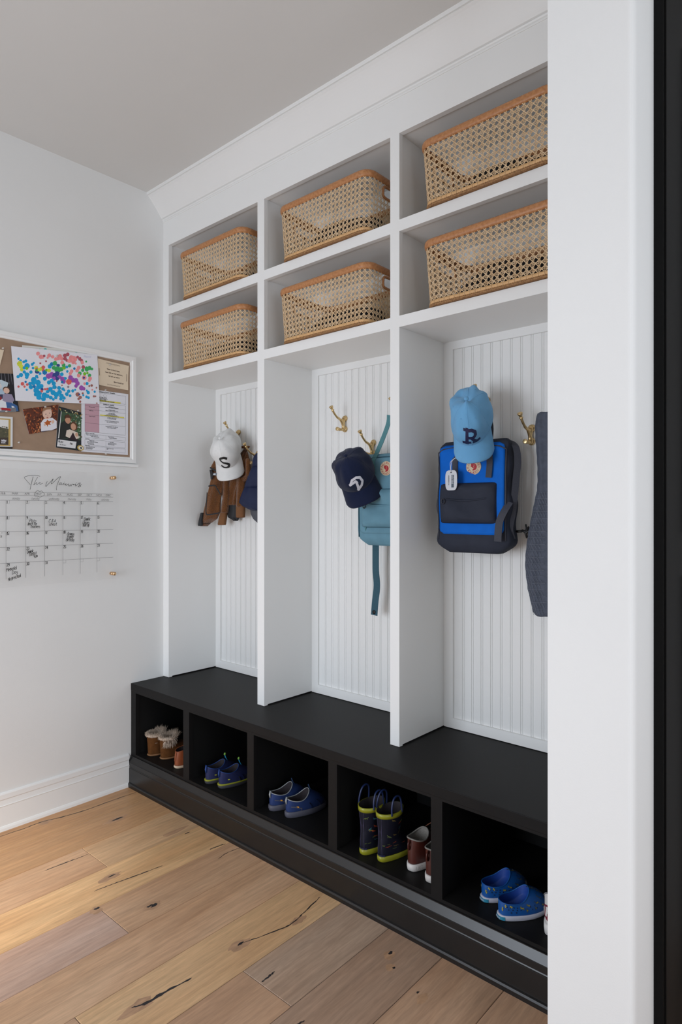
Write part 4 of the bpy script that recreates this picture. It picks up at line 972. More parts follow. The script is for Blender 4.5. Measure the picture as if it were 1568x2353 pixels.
for x, y, r, l in ((0.898, 1.580, -10, 'blue sport sandal with grey sole, left one of its pair'), (0.980, 1.584, -12, 'blue sport sandal with grey sole, right one of its pair')):
    t, up, foot, topr = make_shoe('sport_sandal', l, 'sandal', (x, y, ZS), r, 0.170, 0.068, None, (0.050, 0.045, 0.027, 0.066, 0.056, 0.082), (0.045, 0.042, 0.046), dict(upper=BL2, sole=GRB, lining=LIN, collar=PAL), zs=0.021, group='blue sandals with grey soles')
    m = MB()
    for sg in (1, -1):
        for a in (92, 120, 146): rib_on(m, up, [(sg * a, 0.02), (sg * (a + 4), 0.6)], 0.008, 0.0012)
    m.build('side_strap', LIN, t, world=False)
    m = MB()
    for sg in (1, -1): rib_on(m, up, [(sg * 62, 0.02), (sg * 66, 0.22), (sg * 46, 0.42), (sg * 30, 0.45)], 0.004, 0.0014)
    m.build('grey_trim', GRB, t, world=False)
    m = MB(); m.tube([up(0, 0.6, 0.001), up(0, 0.85, 0.004), up(0, 1.0, 0.003) + Vector((0, 0, 0.007)), up(0, 1.0, -0.004)], [0.004, 0.005, 0.004, 0.003], 8, flat=0.45); m.build('heel_loop', PAL, t, world=False)
    m = MB(); m.tube(smooth([(0.006, 0.118, 0.062), (0.008, 0.10, 0.080), (0.0, 0.096, 0.096), (-0.008, 0.104, 0.080), (-0.004, 0.12, 0.060)], 5), 0.0014, 6); m.build('elastic_cord', mat('navy_cord', (24, 52, 88), 0.6), t, world=False)
    m = MB(); c = up(math.radians(54), 0.40, 0.0012); nn = (up(math.radians(54), 0.4, 0.01) - c).normalized(); s1 = nn.cross(Vector((0, 0, 1))).normalized(); m.poly([c + s1 * 0.006 * math.cos(a) + (Vector((0, 0, 1)) + s1 * -0.3) * 0.0024 * math.sin(a) for a in [2 * PI * k / 14 for k in range(14)]]); m.build('oval_logo', ORY, t, world=False)
RBN = mat('navy_boot_rubber', (15, 17, 32), 0.55, noise=0.04, spec=0.25); RBS = mat('navy_rubber_stripe', (40, 42, 70), 0.3); RBY = mat('yellow_green_rubber', (142, 142, 36), 0.35)
PC = [mat('print_orange', (176, 74, 40), 0.4), mat('print_green', (96, 112, 56), 0.4), mat('print_cyan', (58, 118, 130), 0.4), mat('print_olive', (120, 104, 50), 0.4)]
for x, y, r, l, sd in ((1.342, 1.572, -5, 'navy rain boot with yellow trim, left one of its pair', 1), (1.4105, 1.577, -6, 'navy rain boot with yellow trim, right one of its pair', 2)):
    t, up, foot, topr = make_shoe('rain_boot', l, 'rain boot', (x, y, ZS), r, 0.160, 0.064, None, (0.044, 0.040, 0.027, 0.072, 0.072, 0.078), (0.045, 0.05, 0.05), dict(upper=RBN, sole=RBY, lining=LIN), zs=0.018,
        shaft=[(0.095, 0.046, 0.043, 0.029), (0.125, 0.047, 0.048, 0.033), (0.152, 0.047, 0.050, 0.035)], group='rain boots with yellow trim', collar=0.001, lining_depth=0.035)
    def sh(a, z, off):      # point on the shaft
        zz = [0.072, 0.095, 0.125, 0.152]; P = [(0.044, 0.040, 0.027), (0.046, 0.043, 0.029), (0.047, 0.048, 0.033), (0.047, 0.050, 0.035)]
        z = max(0.0721, min(0.153, z)); k = max(i for i in range(3) if zz[i] <= z) if z < 0.152 else 2; q = (z - zz[k]) / (zz[k + 1] - zz[k]); yo_, lo_, wo_ = [P[k][i] + (P[k + 1][i] - P[k][i]) * q for i in range(3)]
        dz = 0.006 * math.cos(a) ** 2 if math.cos(a) < 0 else 0
        return Vector(((wo_ + off) * math.sin(a), yo_ - (lo_ + off) * math.cos(a), z + dz))
    m = MB(); m.loft([[sh(2 * PI * i / 48, z, o) for i in range(48)] for z, o in ((0.138, 0.0), (0.138, 0.0015), (0.153, 0.0015), (0.153, -0.001))], 0, True, False, False); m.build('top_band', RBY, t, world=False)
    m = MB(); m.add([sh(-0.30, 0.138, .0008), sh(0.30, 0.138, .0008), sh(0.28, 0.105, .0008), sh(-0.28, 0.105, .0008), sh(0.26, 0.074, .0008), sh(-0.26, 0.074, .0008)] + [up(0.26, 0.5, .0012), up(-0.26, 0.5, .0012), up(0.26, 0.1, .0012), up(-0.26, 0.1, .0012)], [(0, 1, 2, 3), (3, 2, 4, 5), (5, 4, 6, 7), (7, 6, 8, 9)]); m.build('heel_stripe', RBS, t, world=False)
    m = MB(); m.add([up(a, f, o) for o in (0.0026,) for f in (-0.02, 0.10) for a in (-0.5, -0.25, 0, 0.25, 0.5)], [(i, i + 1, i + 6, i + 5) for i in range(4)]); m.build('heel_label', RBS, t, world=False)
    for s_ in (1, -1):
        m = MB(); m.tube(smooth([(s_ * 0.034, 0.022, 0.148), (s_ * 0.032, 0.024, 0.172), (s_ * 0.030, 0.034, 0.196), (s_ * 0.030, 0.052, 0.202), (s_ * 0.030, 0.064, 0.192), (s_ * 0.032, 0.068, 0.170), (s_ * 0.034, 0.068, 0.148)], 5), 0.0030, 8); m.build('pull_handle', mat('dark_navy_loop', (30, 44, 84), 0.35), t, world=False)
    rnd = random.Random(sd); m = MB()
    shp = [[(-3, 0), (-1, 1), (1, 1), (3, 2), (4, 3)], [(-1, 1), (-1, -1)], [(1, 1), (2, -1)], [(-3, 0), (-5, -1)]]
    for k in range(26):
        a = rnd.uniform(0.5, 2.6) * (1 if k % 3 else -1); z = rnd.uniform(0.025, 0.132); ci = rnd.choice([0, 1, 2, 3, 1]); sc = rnd.uniform(0.0010, 0.0016); fl_ = rnd.choice([1, -1]); ro = rnd.uniform(-0.5, 0.5)
        for s_ in shp:
            pp = [(fl_ * (px * math.cos(ro) - py * math.sin(ro)) * sc, (px * math.sin(ro) + py * math.cos(ro)) * sc) for px, py in s_]
            if z > 0.075: ribbon(m, dens(pp, 2), 0.0016, lambda px, py: sh(a + px / 0.034, z + py, 0.0007), ci)
            else: ribbon(m, dens(pp, 2), 0.0016, lambda px, py: up(a * 0.7 + px / 0.05, 0.15 + 0.6 * (z + py) / 0.075, 0.0008), ci)
    m.build('dinosaur_print', PC, t, world=False)
BRN = mat('chestnut_leather', (76, 34, 27), 0.38, noise=0.12, scale=30, bump=0.1, bscale=400); WHR = mat('white_rubber', (206, 202, 198), 0.5); FLC = mat('grey_fleece_lining', (128, 124, 118), 0.95, noise=0.15, scale=250)
for x, y, r, l in ((1.512, 1.598, -2, 'chestnut leather high-top with white sole, right of the rain boots'), (1.589, 1.584, 1, 'chestnut leather high-top half hidden behind the fourth bench divider')):
    t, up, foot, topr = make_shoe('high_top_shoe', l, 'shoe', (x, y, ZS), r, 0.150, 0.068, None, (0.042, 0.038, 0.027, 0.098, 0.090, 0.106), (0.06, 0.06, 0.05), dict(upper=BRN, sole=WHR, lining=FLC, collar=FLC), zs=0.022, group='chestnut high-tops', collar=0.0026, lining_depth=0.04)
    m = MB(); m.tube([up(0, 0.62, 0.001), up(0, 0.70, 0.008), up(0, 0.86, 0.008), up(0, 0.92, 0.001)], 0.006, 8, flat=0.4); m.build('heel_tab', BRN, t, world=False)
    m = MB(); m.tube(smooth([(0.012, 0.092, 0.100), (0.022, 0.098, 0.108), (0.030, 0.110, 0.090), (0.026, 0.118, 0.066)], 5), 0.0016, 6); m.tube(smooth([(-0.006, 0.09, 0.104), (0.012, 0.10, 0.118), (0.026, 0.112, 0.110), (0.032, 0.12, 0.08)], 5), 0.0016, 6); m.build('lace', mat('brown_lace', (104, 60, 40), 0.8), t, world=False)
    m = MB(); 
    for st in text_strokes('UG', 0, 0, 0.010, sx=1.1): ribbon(m, st, 0.0013, lambda px, py: Vector((foot(0.55 + px / 0.04, 1.036).x, foot(0.55 + px / 0.04, 1.036).y, 0.006 + py)))
    m.build('sole_lettering', mat('pale_sole_letters', (170, 166, 164), 0.6), t, world=False)
SLB = mat('bright_blue_foam', (14, 82, 156), 0.45, noise=0.03); SLW = mat('white_foam', (190, 192, 206), 0.5); TLB = mat('teal_label', (40, 130, 160), 0.5); BLT = mat('mustard_print', (146, 140, 70), 0.5); HOL = mat('hole_dark', (8, 24, 56), 0.9)
for x, y, r, l, sd in ((1.752, 1.612, -26, 'blue slip-on shoe with small holes and mustard marks, rear one of the pair', 3), (1.824, 1.572, -30, 'blue slip-on shoe with white toe cap, front one of the pair', 4)):
    t, up, foot, topr = make_shoe('slip_on_shoe', l, 'shoe', (x, y, ZS), r, 0.150, 0.068, None, (0.046, 0.043, 0.028, 0.048, 0.046, 0.072), (0.040, 0.040, 0.052), dict(upper=SLB, sole=SLW, lining=mat('deep_blue_foam', (8, 58, 140), 0.6), collar=SLB), zs=0.014, group='blue slip-ons', lining_depth=0.026)
    m = MB(); vs = []; nA, nF = 14, 6
    for j in range(nF + 1):
        for i in range(nA + 1):
            a = math.radians(180 - 52 + 104 * i / nA); vs.append(up(a, 0.02 + (0.36 - 0.20 * abs(2 * i / nA - 1) ** 2) * j / nF, 0.0012))
    m.add(vs, [(j * (nA + 1) + i, j * (nA + 1) + i + 1, (j + 1) * (nA + 1) + i + 1, (j + 1) * (nA + 1) + i) for j in range(nF) for i in range(nA)], 0, True); m.build('toe_cap', SLW, t, world=False)
    m = MB()
    for a, f in [(36, .62), (47, .60), (57, .58), (66, .56), (40, .40), (52, .38), (63, .36), (72, .36), (47, .20), (60, .20), (-36, .6), (-48, .58), (-60, .56), (-42, .36), (-56, .36), (98, .5), (110, .5), (98, .3), (112, .3), (150, .8), (160, .8), (170, .8), (180, .8), (190, .8), (200, .8)]:
        p = up(math.radians(a), f, 0.0002); nn = (up(math.radians(a), f, 0.01) - p).normalized(); m.lathe(p, nn, [(0, .0017), (.0006, .0016)], 10)
    m.build('vent_holes', HOL, t, world=False)
    m = MB(); rnd = random.Random(sd)
    for a, f in [(18, .4), (32, .72), (50, .68), (76, .5), (86, .3), (98, .62), (108, .3), (120, .55), (130, .3), (142, .6), (154, .45), (166, .62), (-20, .5), (-40, .2), (-70, .5), (172, .9)]:
        s_ = rnd.uniform(0.8, 1.2); d = rnd.uniform(-4, 4)
        rib_on(m, up, [(a + d, f - .13 * s_), (a + 3 + d * .5, f), (a - 2, f + 0.0), (a + 1, f + .16 * s_)], 0.0040, 0.0007)
    m.build('zigzag_print', BLT, t, world=False)
    m = MB(); m.add([Vector((foot(a, 1.045).x, foot(a, 1.045).y, z)) for z in (0.003, 0.012) for a in [-0.55 + 0.11 * k for k in range(11)]], [(i, i + 1, i + 12, i + 11) for i in range(10)]); lb = m.build('heel_label', TLB, t, world=False)
    m = MB()
    for st in text_strokes('native', 0, 0, 0.0055, sx=0.62, align='c'): ribbon(m, st, 0.0008, lambda px, py: Vector((foot(px / 0.028, 1.062).x, foot(px / 0.028, 1.062).y, 0.0055 + py)))
    m.build('heel_lettering', SLW, lb, world=False)
SNW = mat('off_white_mesh', (206, 204, 202), 0.7, noise=0.05, scale=200, bump=0.3, bscale=900); MAR = mat('maroon_overlay', (116, 24, 48), 0.55)
t, up, foot, topr = make_shoe('sneaker', 'white sneaker with maroon heel, cut off by the wall at right', 'sneaker', (1.955, 1.590, ZS), -4, 0.175, 0.072, None, (0.048, 0.042, 0.028, 0.108, 0.078, 0.095), (0.07, 0.055, 0.055), dict(upper=SNW, sole=mat('white_sole', (214, 212, 210), 0.5), lining=mat('grey_mesh', (120, 120, 122), 0.9), collar=mat('grey_mesh', (120, 120, 122), 0.9)), zs=0.030, collar=0.002)
m = MB(); nA = 14; vs = []
for j in range(7):
    for i in range(nA + 1):
        q = 2 * i / nA - 1; f0 = 0.06 + 0.42 * abs(q) ** 0.8 * (1 if q < 0 else 0.2); f1 = 0.62 - 0.12 * abs(q) ** 2
        vs.append(up(math.radians(70 * q), f0 + (max(f1, f0 + 0.02) - f0) * j / 6, 0.0016))
m.add(vs, [(j * (nA + 1) + i, j * (nA + 1) + i + 1, (j + 1) * (nA + 1) + i + 1, (j + 1) * (nA + 1) + i) for j in range(6) for i in range(nA)], 0, True); ov = m.build('heel_overlay', MAR, t, world=False)
m = MB()
for st in text_strokes('NIKE', 0, 0, 0.26, sx=1.15, slant=0.2): ribbon(m, st, 0.07, lambda px, py: up(-0.55 + px * 1.0, 0.28 + py, 0.0026))
m.build('heel_lettering', SNW, ov, world=False)

# ------------------------------------------------------------------ notice board on the left wall
ZA = lambda x, y: (x / 4.7515, 750 + y / 4.7515)
BX = 0.010
nb = thing('notice_board', 'white framed burlap notice board full of papers on the left wall', 'notice board', (0, 1.0, 1.7))
def burlap():
    m = mat('burlap', (170, 144, 122), 0.9, noise=0.06, scale=30, spec=0.1); nt = m.node_tree; b = nt.nodes['Principled BSDF']
    tc = nt.nodes.new('ShaderNodeTexCoord'); bs = None
    w1 = nt.nodes.new('ShaderNodeTexWave'); w1.bands_direction = 'Y'; w1.inputs['Scale'].default_value = 190; w1.inputs['Distortion'].default_value = 1.2
    w2 = nt.nodes.new('ShaderNodeTexWave'); w2.bands_direction = 'Z'; w2.inputs['Scale'].default_value = 190; w2.inputs['Distortion'].default_value = 1.2
    for w_ in (w1, w2): nt.links.new(tc.outputs['Object'], w_.inputs['Vector'])
    a = nt.nodes.new('ShaderNodeMath'); a.operation = 'ADD'; nt.links.new(w1.outputs['Fac'], a.inputs[0]); nt.links.new(w2.outputs['Fac'], a.inputs[1])
    bp_ = nt.nodes.new('ShaderNodeBump'); bp_.inputs['Strength'].default_value = 0.5; bp_.inputs['Distance'].default_value = 0.001
    nt.links.new(a.outputs[0], bp_.inputs['Height']); nt.links.new(bp_.outputs[0], b.inputs['Normal']); return m
Y0, Y1b, Z0b, Z1b = 0.30, 1.532, 1.492, 1.921
MB().box(0.0005, BX, Y0, Y1b + 0.01, Z0b - 0.01, Z1b + 0.01).build('burlap_panel', burlap(), nb)
m = MB(); wf = 0.032
pro = [(0.0, 0.0), (0.008, 0.0), (0.010, 0.004), (0.018, 0.0055), (0.019, 0.020), (0.015, 0.024), (0.014, 0.030), (0.010, wf), (0.0, wf)]   # (x out, distance from outer edge)
def corner(dy, dz): return [(x, (Y1b + wf - d) if dy > 0 else (Y0 - wf + d), (Z1b + wf - d) if dz > 0 else (Z0b - wf + d)) for x, d in pro]
m.loft([corner(-1, -1), corner(1, -1), corner(1, 1), corner(-1, 1)], 0, smooth=False, loop=True); m.build('frame', TRIM, nb)
m = MB().box(0.0, 0.022, Y0 - wf, Y1b + wf + 0.004, Z0b - wf - 0.012, Z0b - wf - 0.001); m.build('frame_ledge', TRIM, nb)

def sheen_factor(nt):
    lw = nt.nodes.new('ShaderNodeLayerWeight'); lw.inputs[0].default_value = 0.5
    p = nt.nodes.new('ShaderNodeMath'); p.operation = 'POWER'; p.inputs[1].default_value = 4; nt.links.new(lw.outputs['Facing'], p.inputs[0])
    a = nt.nodes.new('ShaderNodeMath'); a.operation = 'MULTIPLY_ADD'; a.inputs[1].default_value = 0.6; a.inputs[2].default_value = 0.018; nt.links.new(p.outputs[0], a.inputs[0]); return a
PAPER = mat('white_paper', (232, 232, 238), 0.7, noise=0.01); INK = mat('black_ink', (52, 52, 56), 0.7); PIN = mat('clear_pin_plastic', (196, 190, 182), 0.2, spec=0.8, coat=0.5)
def P(x, pts, f=ZA): return [onx(*f(a, b), x) for a, b in pts]
def sheet(name, label, cat, quad, x, mt, th=0.0008, f=ZA, group=None, bow=0.0):
    q = P(x, quad, f); c = sum(q, Vector()) / 4
    t = thing(name, label, cat, (x, c.y, c.z), group)
    m = MB(); n = 12; vs = []
    for o in (0, th):
        for j in range(n + 1):
            for i in range(n + 1):
                u, v = i / n, j / n; p = (q[3] * (1 - u) + q[2] * u) * (1 - v) + (q[0] * (1 - u) + q[1] * u) * v
                vs.append((p.x + o + bow * (abs(u - 0.5) * 2) ** 3 * (abs(v - 0.5) * 2) ** 2, p.y, p.z))
    K = n + 1; T = K * K; fs = []
    for j in range(n):
        for i in range(n): a = j * K + i; fs += [(a, a + 1, a + K + 1, a + K), (T + a, T + a + K, T + a + K + 1, T + a + 1)]
    for i in range(n): fs += [(i, T + i, T + i + 1, i + 1), (n * K + i, n * K + i + 1, T + n * K + i + 1, T + n * K + i), (i * K, (i + 1) * K, T + (i + 1) * K, T + i * K), (i * K + n, T + i * K + n, T + (i + 1) * K + n, (i + 1) * K + n)]
    m.add(vs, fs, 0, False); m.build('paper', mt, t)
    return t, q, (lambda u, v, o=0.0: (q[3] * (1 - u) + q[2] * u) * (1 - v) + (q[0] * (1 - u) + q[1] * u) * v + Vector((th + 0.0002 + o, 0, 0)))
def blobs(m, lst, x, f=ZA, wob=0.1, k=14):
    for cx, cy, rx, ry, mi in lst:
        m.poly([onx(*f(cx + rx * math.cos(2 * PI * i / k) * (1 + random.uniform(-wob, wob)), cy + ry * math.sin(2 * PI * i / k) * (1 + random.uniform(-wob, wob))), x) for i in range(k)], mi)
# second painting behind, then the finger painting
t, q, UV = sheet('painting', 'white painting sheet peeking out above the finger painting', 'painting', [(240, 205), (1040, 275), (1045, 400), (245, 330)], BX + 0.0015, mat('off_white_paper', (222, 221, 214), 0.7))
m = MB(); blobs(m, [(435, 250, 7, 9, 0), (495, 248, 16, 12, 0), (617, 272, 8, 5, 1), (690, 243, 10, 3, 1), (832, 288, 14, 6, 0), (715, 243, 5, 2, 1)], BX + 0.0026); m.build('paint_marks', [mat('aqua_paint', (110, 196, 190), 0.7), mat('indigo_paint', (60, 64, 120), 0.7)], t)
AX = BX + 0.006
t, q, UV = sheet('finger_painting', 'white sheet covered in blue, red, green and purple finger paint dots', 'painting', [(120, 215), (1062, 312), (1088, 850), (168, 812)], AX, PAPER)
cols = [(0, 160, 214), (240, 150, 150), (178, 84, 98), (214, 222, 66), (60, 172, 96), (160, 82, 178), (222, 96, 92), (48, 70, 140), (166, 104, 92), (122, 196, 40), (0, 122, 186), (150, 140, 150)]
ZB2 = lambda x, y: (x / 9.503, 780 + y / 9.503)
ZC2 = lambda x, y: (120 + x / 8.041, 800 + y / 8.041)
AD = [(405, 420, 26, 0), (450, 465, 30, 0), (520, 490, 30, 0), (565, 470, 34, 0), (430, 530, 60, 3), (460, 590, 48, 3), (475, 660, 38, 3), (590, 580, 62, 0), (530, 620, 36, 0), (585, 630, 34, 9), (395, 812, 36, 0), (460, 775, 46, 0), (530, 710, 36, 0), (590, 770, 52, 0), (585, 825, 40, 0), (675, 712, 38, 0), (705, 545, 32, 0), (738, 512, 24, 0), (720, 625, 28, 0), (790, 620, 44, 3), (800, 640, 30, 6), (810, 700, 50, 7), (805, 670, 32, 4), (860, 660, 40, 3), (875, 745, 30, 0), (905, 640, 44, 3), (945, 610, 40, 6), (950, 680, 36, 6), (975, 720, 52, 10), (1015, 670, 30, 9), (1070, 680, 40, 3), (1085, 590, 46, 0), (1130, 540, 42, 10), (1200, 520, 50, 4), (1270, 570, 40, 7), (1180, 620, 46, 4), (1260, 660, 70, 4), (1340, 650, 50, 4), (1400, 610, 46, 9), (1390, 560, 42, 4), (1460, 600, 32, 0), (1520, 575, 36, 4), (980, 855, 44, 0), (1060, 800, 60, 5), (1130, 780, 66, 5), (1200, 790, 60, 7), (1250, 750, 56, 7), (1180, 850, 44, 5), (1300, 820, 44, 5), (1250, 860, 40, 7), (1370, 870, 56, 5), (1390, 920, 48, 5), (1360, 930, 30, 10), (1430, 850, 30, 0), (1350, 760, 40, 0), (1500, 920, 56, 6), (1540, 830, 50, 5), (740, 880, 62, 0), (730, 950, 52, 0), (655, 965, 40, 0), (675, 1040, 48, 0), (830, 940, 60, 0), (850, 1030, 60, 0), (750, 1030, 34, 10), (790, 1110, 62, 0), (900, 1020, 50, 0), (920, 1090, 34, 7), (850, 1180, 62, 0), (780, 1200, 42, 0), (850, 1260, 60, 0), (950, 1300, 50, 0), (970, 1220, 62, 0), (1040, 1240, 44, 0), (1110, 1270, 42, 0), (1165, 1310, 30, 0), (1070, 940, 44, 0), (1130, 900, 46, 0), (1175, 960, 46, 0), (1190, 1040, 48, 0), (1100, 1090, 52, 0), (1040, 1140, 40, 0), (1160, 1160, 56, 0), (1230, 1200, 60, 0), (1290, 1060, 44, 0), (1300, 1150, 52, 0), (1340, 1230, 50, 0), (1400, 1280, 36, 0), (1220, 1270, 36, 0), (1330, 1300, 36, 0), (1380, 1340, 22, 0), (1375, 1080, 34, 0), (1405, 1110, 24, 0), (1500, 1130, 38, 0), (1460, 1190, 40, 0), (1530, 1230, 30, 0), (490, 970, 40, 6), (595, 985, 28, 6), (405, 1030, 24, 6), (535, 1030, 24, 6), (560, 925, 26, 10), (585, 1100, 24, 0), (800, 805, 34, 0), (825, 835, 18, 0), (985, 1085, 24, 6), (1035, 1080, 26, 6), (910, 1130, 30, 6), (830, 310, 42, 1), (895, 380, 48, 1), (935, 395, 26, 1), (965, 360, 28, 2), (1075, 350, 42, 1), (1040, 400, 24, 1), (1150, 380, 36, 1), (1220, 430, 40, 1), (1280, 410, 40, 1), (1310, 370, 48, 1), (1350, 420, 40, 1), (1360, 505, 40, 1), (1420, 350, 44, 2), (1480, 325, 40, 2), (1420, 420, 40, 2), (1460, 460, 30, 2), (1510, 470, 40, 1), (880, 520, 20, 2), (1005, 475, 20, 2), (1490, 1035, 26, 11), (1355, 1000, 16, 8), (1240, 910, 18, 2)]
AE = [(360, 190, 60, 1), (330, 230, 40, 1), (410, 200, 55, 1), (390, 250, 45, 1), (470, 165, 26, 2), (510, 200, 34, 2), (545, 230, 30, 2), (555, 265, 34, 1), (575, 350, 36, 2), (435, 285, 20, 1), (628, 248, 18, 4), (490, 360, 38, 1), (410, 378, 24, 10), (460, 415, 36, 1), (360, 425, 34, 1), (335, 470, 32, 1), (565, 408, 32, 4), (640, 385, 46, 4), (690, 370, 40, 4), (735, 385, 26, 4), (510, 470, 38, 4), (490, 505, 36, 1), (600, 475, 32, 9), (650, 460, 24, 9), (690, 505, 34, 4), (590, 545, 46, 1), (585, 545, 22, 7), (700, 560, 38, 1), (685, 595, 30, 1), (330, 560, 36, 5), (380, 590, 46, 5), (440, 600, 46, 5), (470, 650, 44, 5), (440, 700, 34, 5), (310, 620, 54, 6), (540, 735, 46, 5), (585, 750, 32, 5), (235, 560, 32, 0), (600, 655, 26, 1), (645, 655, 30, 0), (640, 785, 20, 0), (665, 820, 32, 0), (380, 790, 30, 0), (425, 770, 20, 0), (305, 795, 32, 0), (270, 850, 36, 0), (330, 880, 24, 0), (470, 855, 42, 8), (500, 855, 18, 7), (520, 910, 32, 8), (490, 935, 26, 8), (517, 990, 22, 8), (565, 835, 20, 8), (575, 870, 20, 0), (635, 900, 26, 0), (672, 915, 26, 0), (785, 805, 22, 0), (740, 770, 16, 1), (730, 690, 24, 8), (685, 700, 18, 8), (818, 732, 16, 8), (770, 890, 20, 8), (800, 890, 16, 8), (825, 1018, 14, 8), (280, 430, 24, 0)]
m = MB(); sx = 0
for i, (a, b, r, c) in enumerate(AD): blobs(m, [(a, b, r, r, c)], AX + 0.0010 + i * 4e-6, ZB2, 0.09, 16)
for i, (a, b, r, c) in enumerate(AE): blobs(m, [(a, b, r * 0.92, r, c)], AX + 0.0010 + i * 4e-6 + 2e-6, ZC2, 0.09, 16)
m.build('paint_dots', [mat('paint_%d' % i, c, 0.6, noise=0.1, scale=80) for i, c in enumerate(cols)], t)
m = MB(); write(m, 'Rocco', 592, -172, 34, 3.5, lambda a, b: onx(*ZC2(a, -b), AX + 0.0011), sm=True); m.build('pencil_name', mat('lilac_pencil', (176, 180, 214), 0.7), t)
# quotation card
t, q, UV = sheet('quotation_card', 'cream card with a printed quotation and thin border, top right of the board', 'card', [(1062, 350), (1404, 432), (1396, 698), (1080, 640)], BX + 0.0015, mat('cream_card', (226, 208, 182), 0.7), bow=0.003)
m = MB()
def border(m, U, a, b, c, d, w, mi=0):
    for p, q_ in (((a, b), (c, b)), ((c, b), (c, d)), ((c, d), (a, d)), ((a, d), (a, b))): ribbon(m, [p, q_], w, lambda x, y: U(x, y), mi)
border(m, UV, 0.035, 0.08, 0.95, 0.92, 0.010); border(m, UV, 0.05, 0.105, 0.935, 0.895, 0.005)
for i, (tx, x, y) in enumerate((('"Where we love is home,', 0.5, 0.66), ('home that our feet may leave,', 0.52, 0.53), ('but not our hearts."', 0.53, 0.40))): write(m, tx, x, y, 0.050, 0.008, lambda a, b: UV(a, b, 0.0001), align='c', sx=0.60)
write(m, '-Oliver Wendell Holmes', 0.90, 0.20, 0.050, 0.008, lambda a, b: UV(a, b, 0.0001), align='r', sx=0.60)
m.build('printed_text', mat('brown_ink', (104, 84, 70), 0.7), t)
# laminated contact sheet
t, q, UV = sheet('contact_sheet', 'laminated white contact information sheet with a pink column', 'paper sheet', [(888, 672), (1400, 740), (1396, 1405), (888, 1366)], BX + 0.0015, PAPER)
m = MB(); UI = lambda a, b: UV(a, b, 0.00008)
for (a, b, c, d) in ((0.07, 0.825, 0.94, 0.99 - 0.03), (0.07, 0.32, 0.94, 0.80)): border(m, UV, a, b, c, d, 0.0025)
for y in (0.735, 0.675, 0.59): ribbon(m, [(0.07, y + 0.0), (0.94, y)], 0.0025, UI)
ribbon(m, [(0.07, 0.46), (0.94, 0.46)], 0.0025, UI)
for (b, d) in ((0.225, 0.285), (0.11, 0.20), (0.03, 0.095)): border(m, UV, 0.07, b, 0.94, d, 0.0025); ribbon(m, [(0.51, b), (0.51, d)], 0.0025, UI)
def T(x, y, tx, h=0.0125, al='c', w=0.0026): write(m, tx, x, y, h, w, UI, align=al, sx=1.0)
T(0.5, 0.972, 'Family & Emergency Contact Information', 0.016, w=0.0045)
for y, tx in ((0.885, 'Maiuri Family Address'), (0.865, '862 Road Northview Ln'), (0.847, 'Oakland, MI 48363')): T(0.44, y, tx, 0.014, w=0.0034)
T(0.5, 0.831, 'Home Phone: 248-555-0100 & Mom: 313-555-0143', 0.013, w=0.0034)
T(0.57, 0.775, 'EMERGENCY NUMBERS', 0.016, w=0.0045)
T(0.22, 0.772, 'Police Department'); T(0.22, 0.712, 'Fire Department'); T(0.20, 0.655, 'Pediatrician'); T(0.22, 0.565, 'Nearest Hospital')
random.seed(12)
for y, tx in ((0.752, 'Emergency: Dial 911'), (0.741, ''), (0.738, 'Oakland County Sheriff Non Emergency'), (0.700, 'Emergency: Dial 911'), (0.685, 'Oakland Township Fire Station Number'), (0.648, 'Dr. Monica Woods'), (0.634, 'Rady Creek Pediatrics'), (0.618, '1135 W University Drive Suite 445'), (0.602, 'Office Phone 248-650-1500 and Fax Phone'), (0.572, 'Dr. Cell Phone 586-555-0150'), (0.556, 'On-call Phone After hours'), (0.520, 'Ascension Providence Rochester Hospital'), (0.500, '1101 W University Dr, Rochester'), (0.455, ''), (0.430, 'Royal Oak Beaumont PEDIATRIC ER:'), (0.410, '3601 W 13 Mile Rd, Royal Oak')):
    if tx: T(0.64, y, tx, 0.0115)
for y, x, tx in ((0.300, 0.08, 'Neighbors / Nearby Family'), (0.272, 0.10, 'Parker & Jane Doherty next door'), (0.250, 0.2, 'Parker cell 248-555-0117'), (0.272, 0.56, 'Pizza & Gary Dee'), (0.252, 0.58, 'Phone cell 248-555-0171'), (0.208, 0.08, 'Local Family'), (0.185, 0.16, 'Grandma Maiuri'), (0.166, 0.12, '6254 Landsmere Dr, Rochester'), (0.147, 0.12, 'Home 248-555-0139'), (0.128, 0.14, 'Cell 248-555-0165'), (0.185, 0.60, 'Aunt Maiuri'), (0.166, 0.56, '1880 Duran Ct, Rochester'), (0.147, 0.56, 'Home 248-555-0180'), (0.101, 0.08, 'Close Family'), (0.082, 0.09, 'Adam and Mary Doe Cousin'), (0.066, 0.09, '362 Greenbriar Drive'), (0.050, 0.09, 'Mobile 313-555-0127'), (0.082, 0.53, 'Maddy Tucker Cousin'), (0.068, 0.53, 'Cell')): T(x, y - 0.006, tx, 0.0115, 'l')
m.build('printed_text', INK, t)
m = MB(); m.add([UV(a, b, -0.00006) for a, b in ((0.07, 0.32), (0.37, 0.32), (0.37, 0.80), (0.07, 0.80))], [(0, 1, 2, 3)]); m.build('pink_column', mat('dusty_pink_print', (202, 160, 172), 0.7), t)
m = MB()
for a, b, c, d in ((0.20, 0.827, 0.83, 0.848), (0.385, 0.597, 0.91, 0.616)): m.add([UV(*p_, -0.00005) for p_ in ((a, b), (c, b), (c, d), (a, d))], [(0, 1, 2, 3)])
m.build('highlighter', mat('yellow_highlighter', (226, 214, 70), 0.7), t)
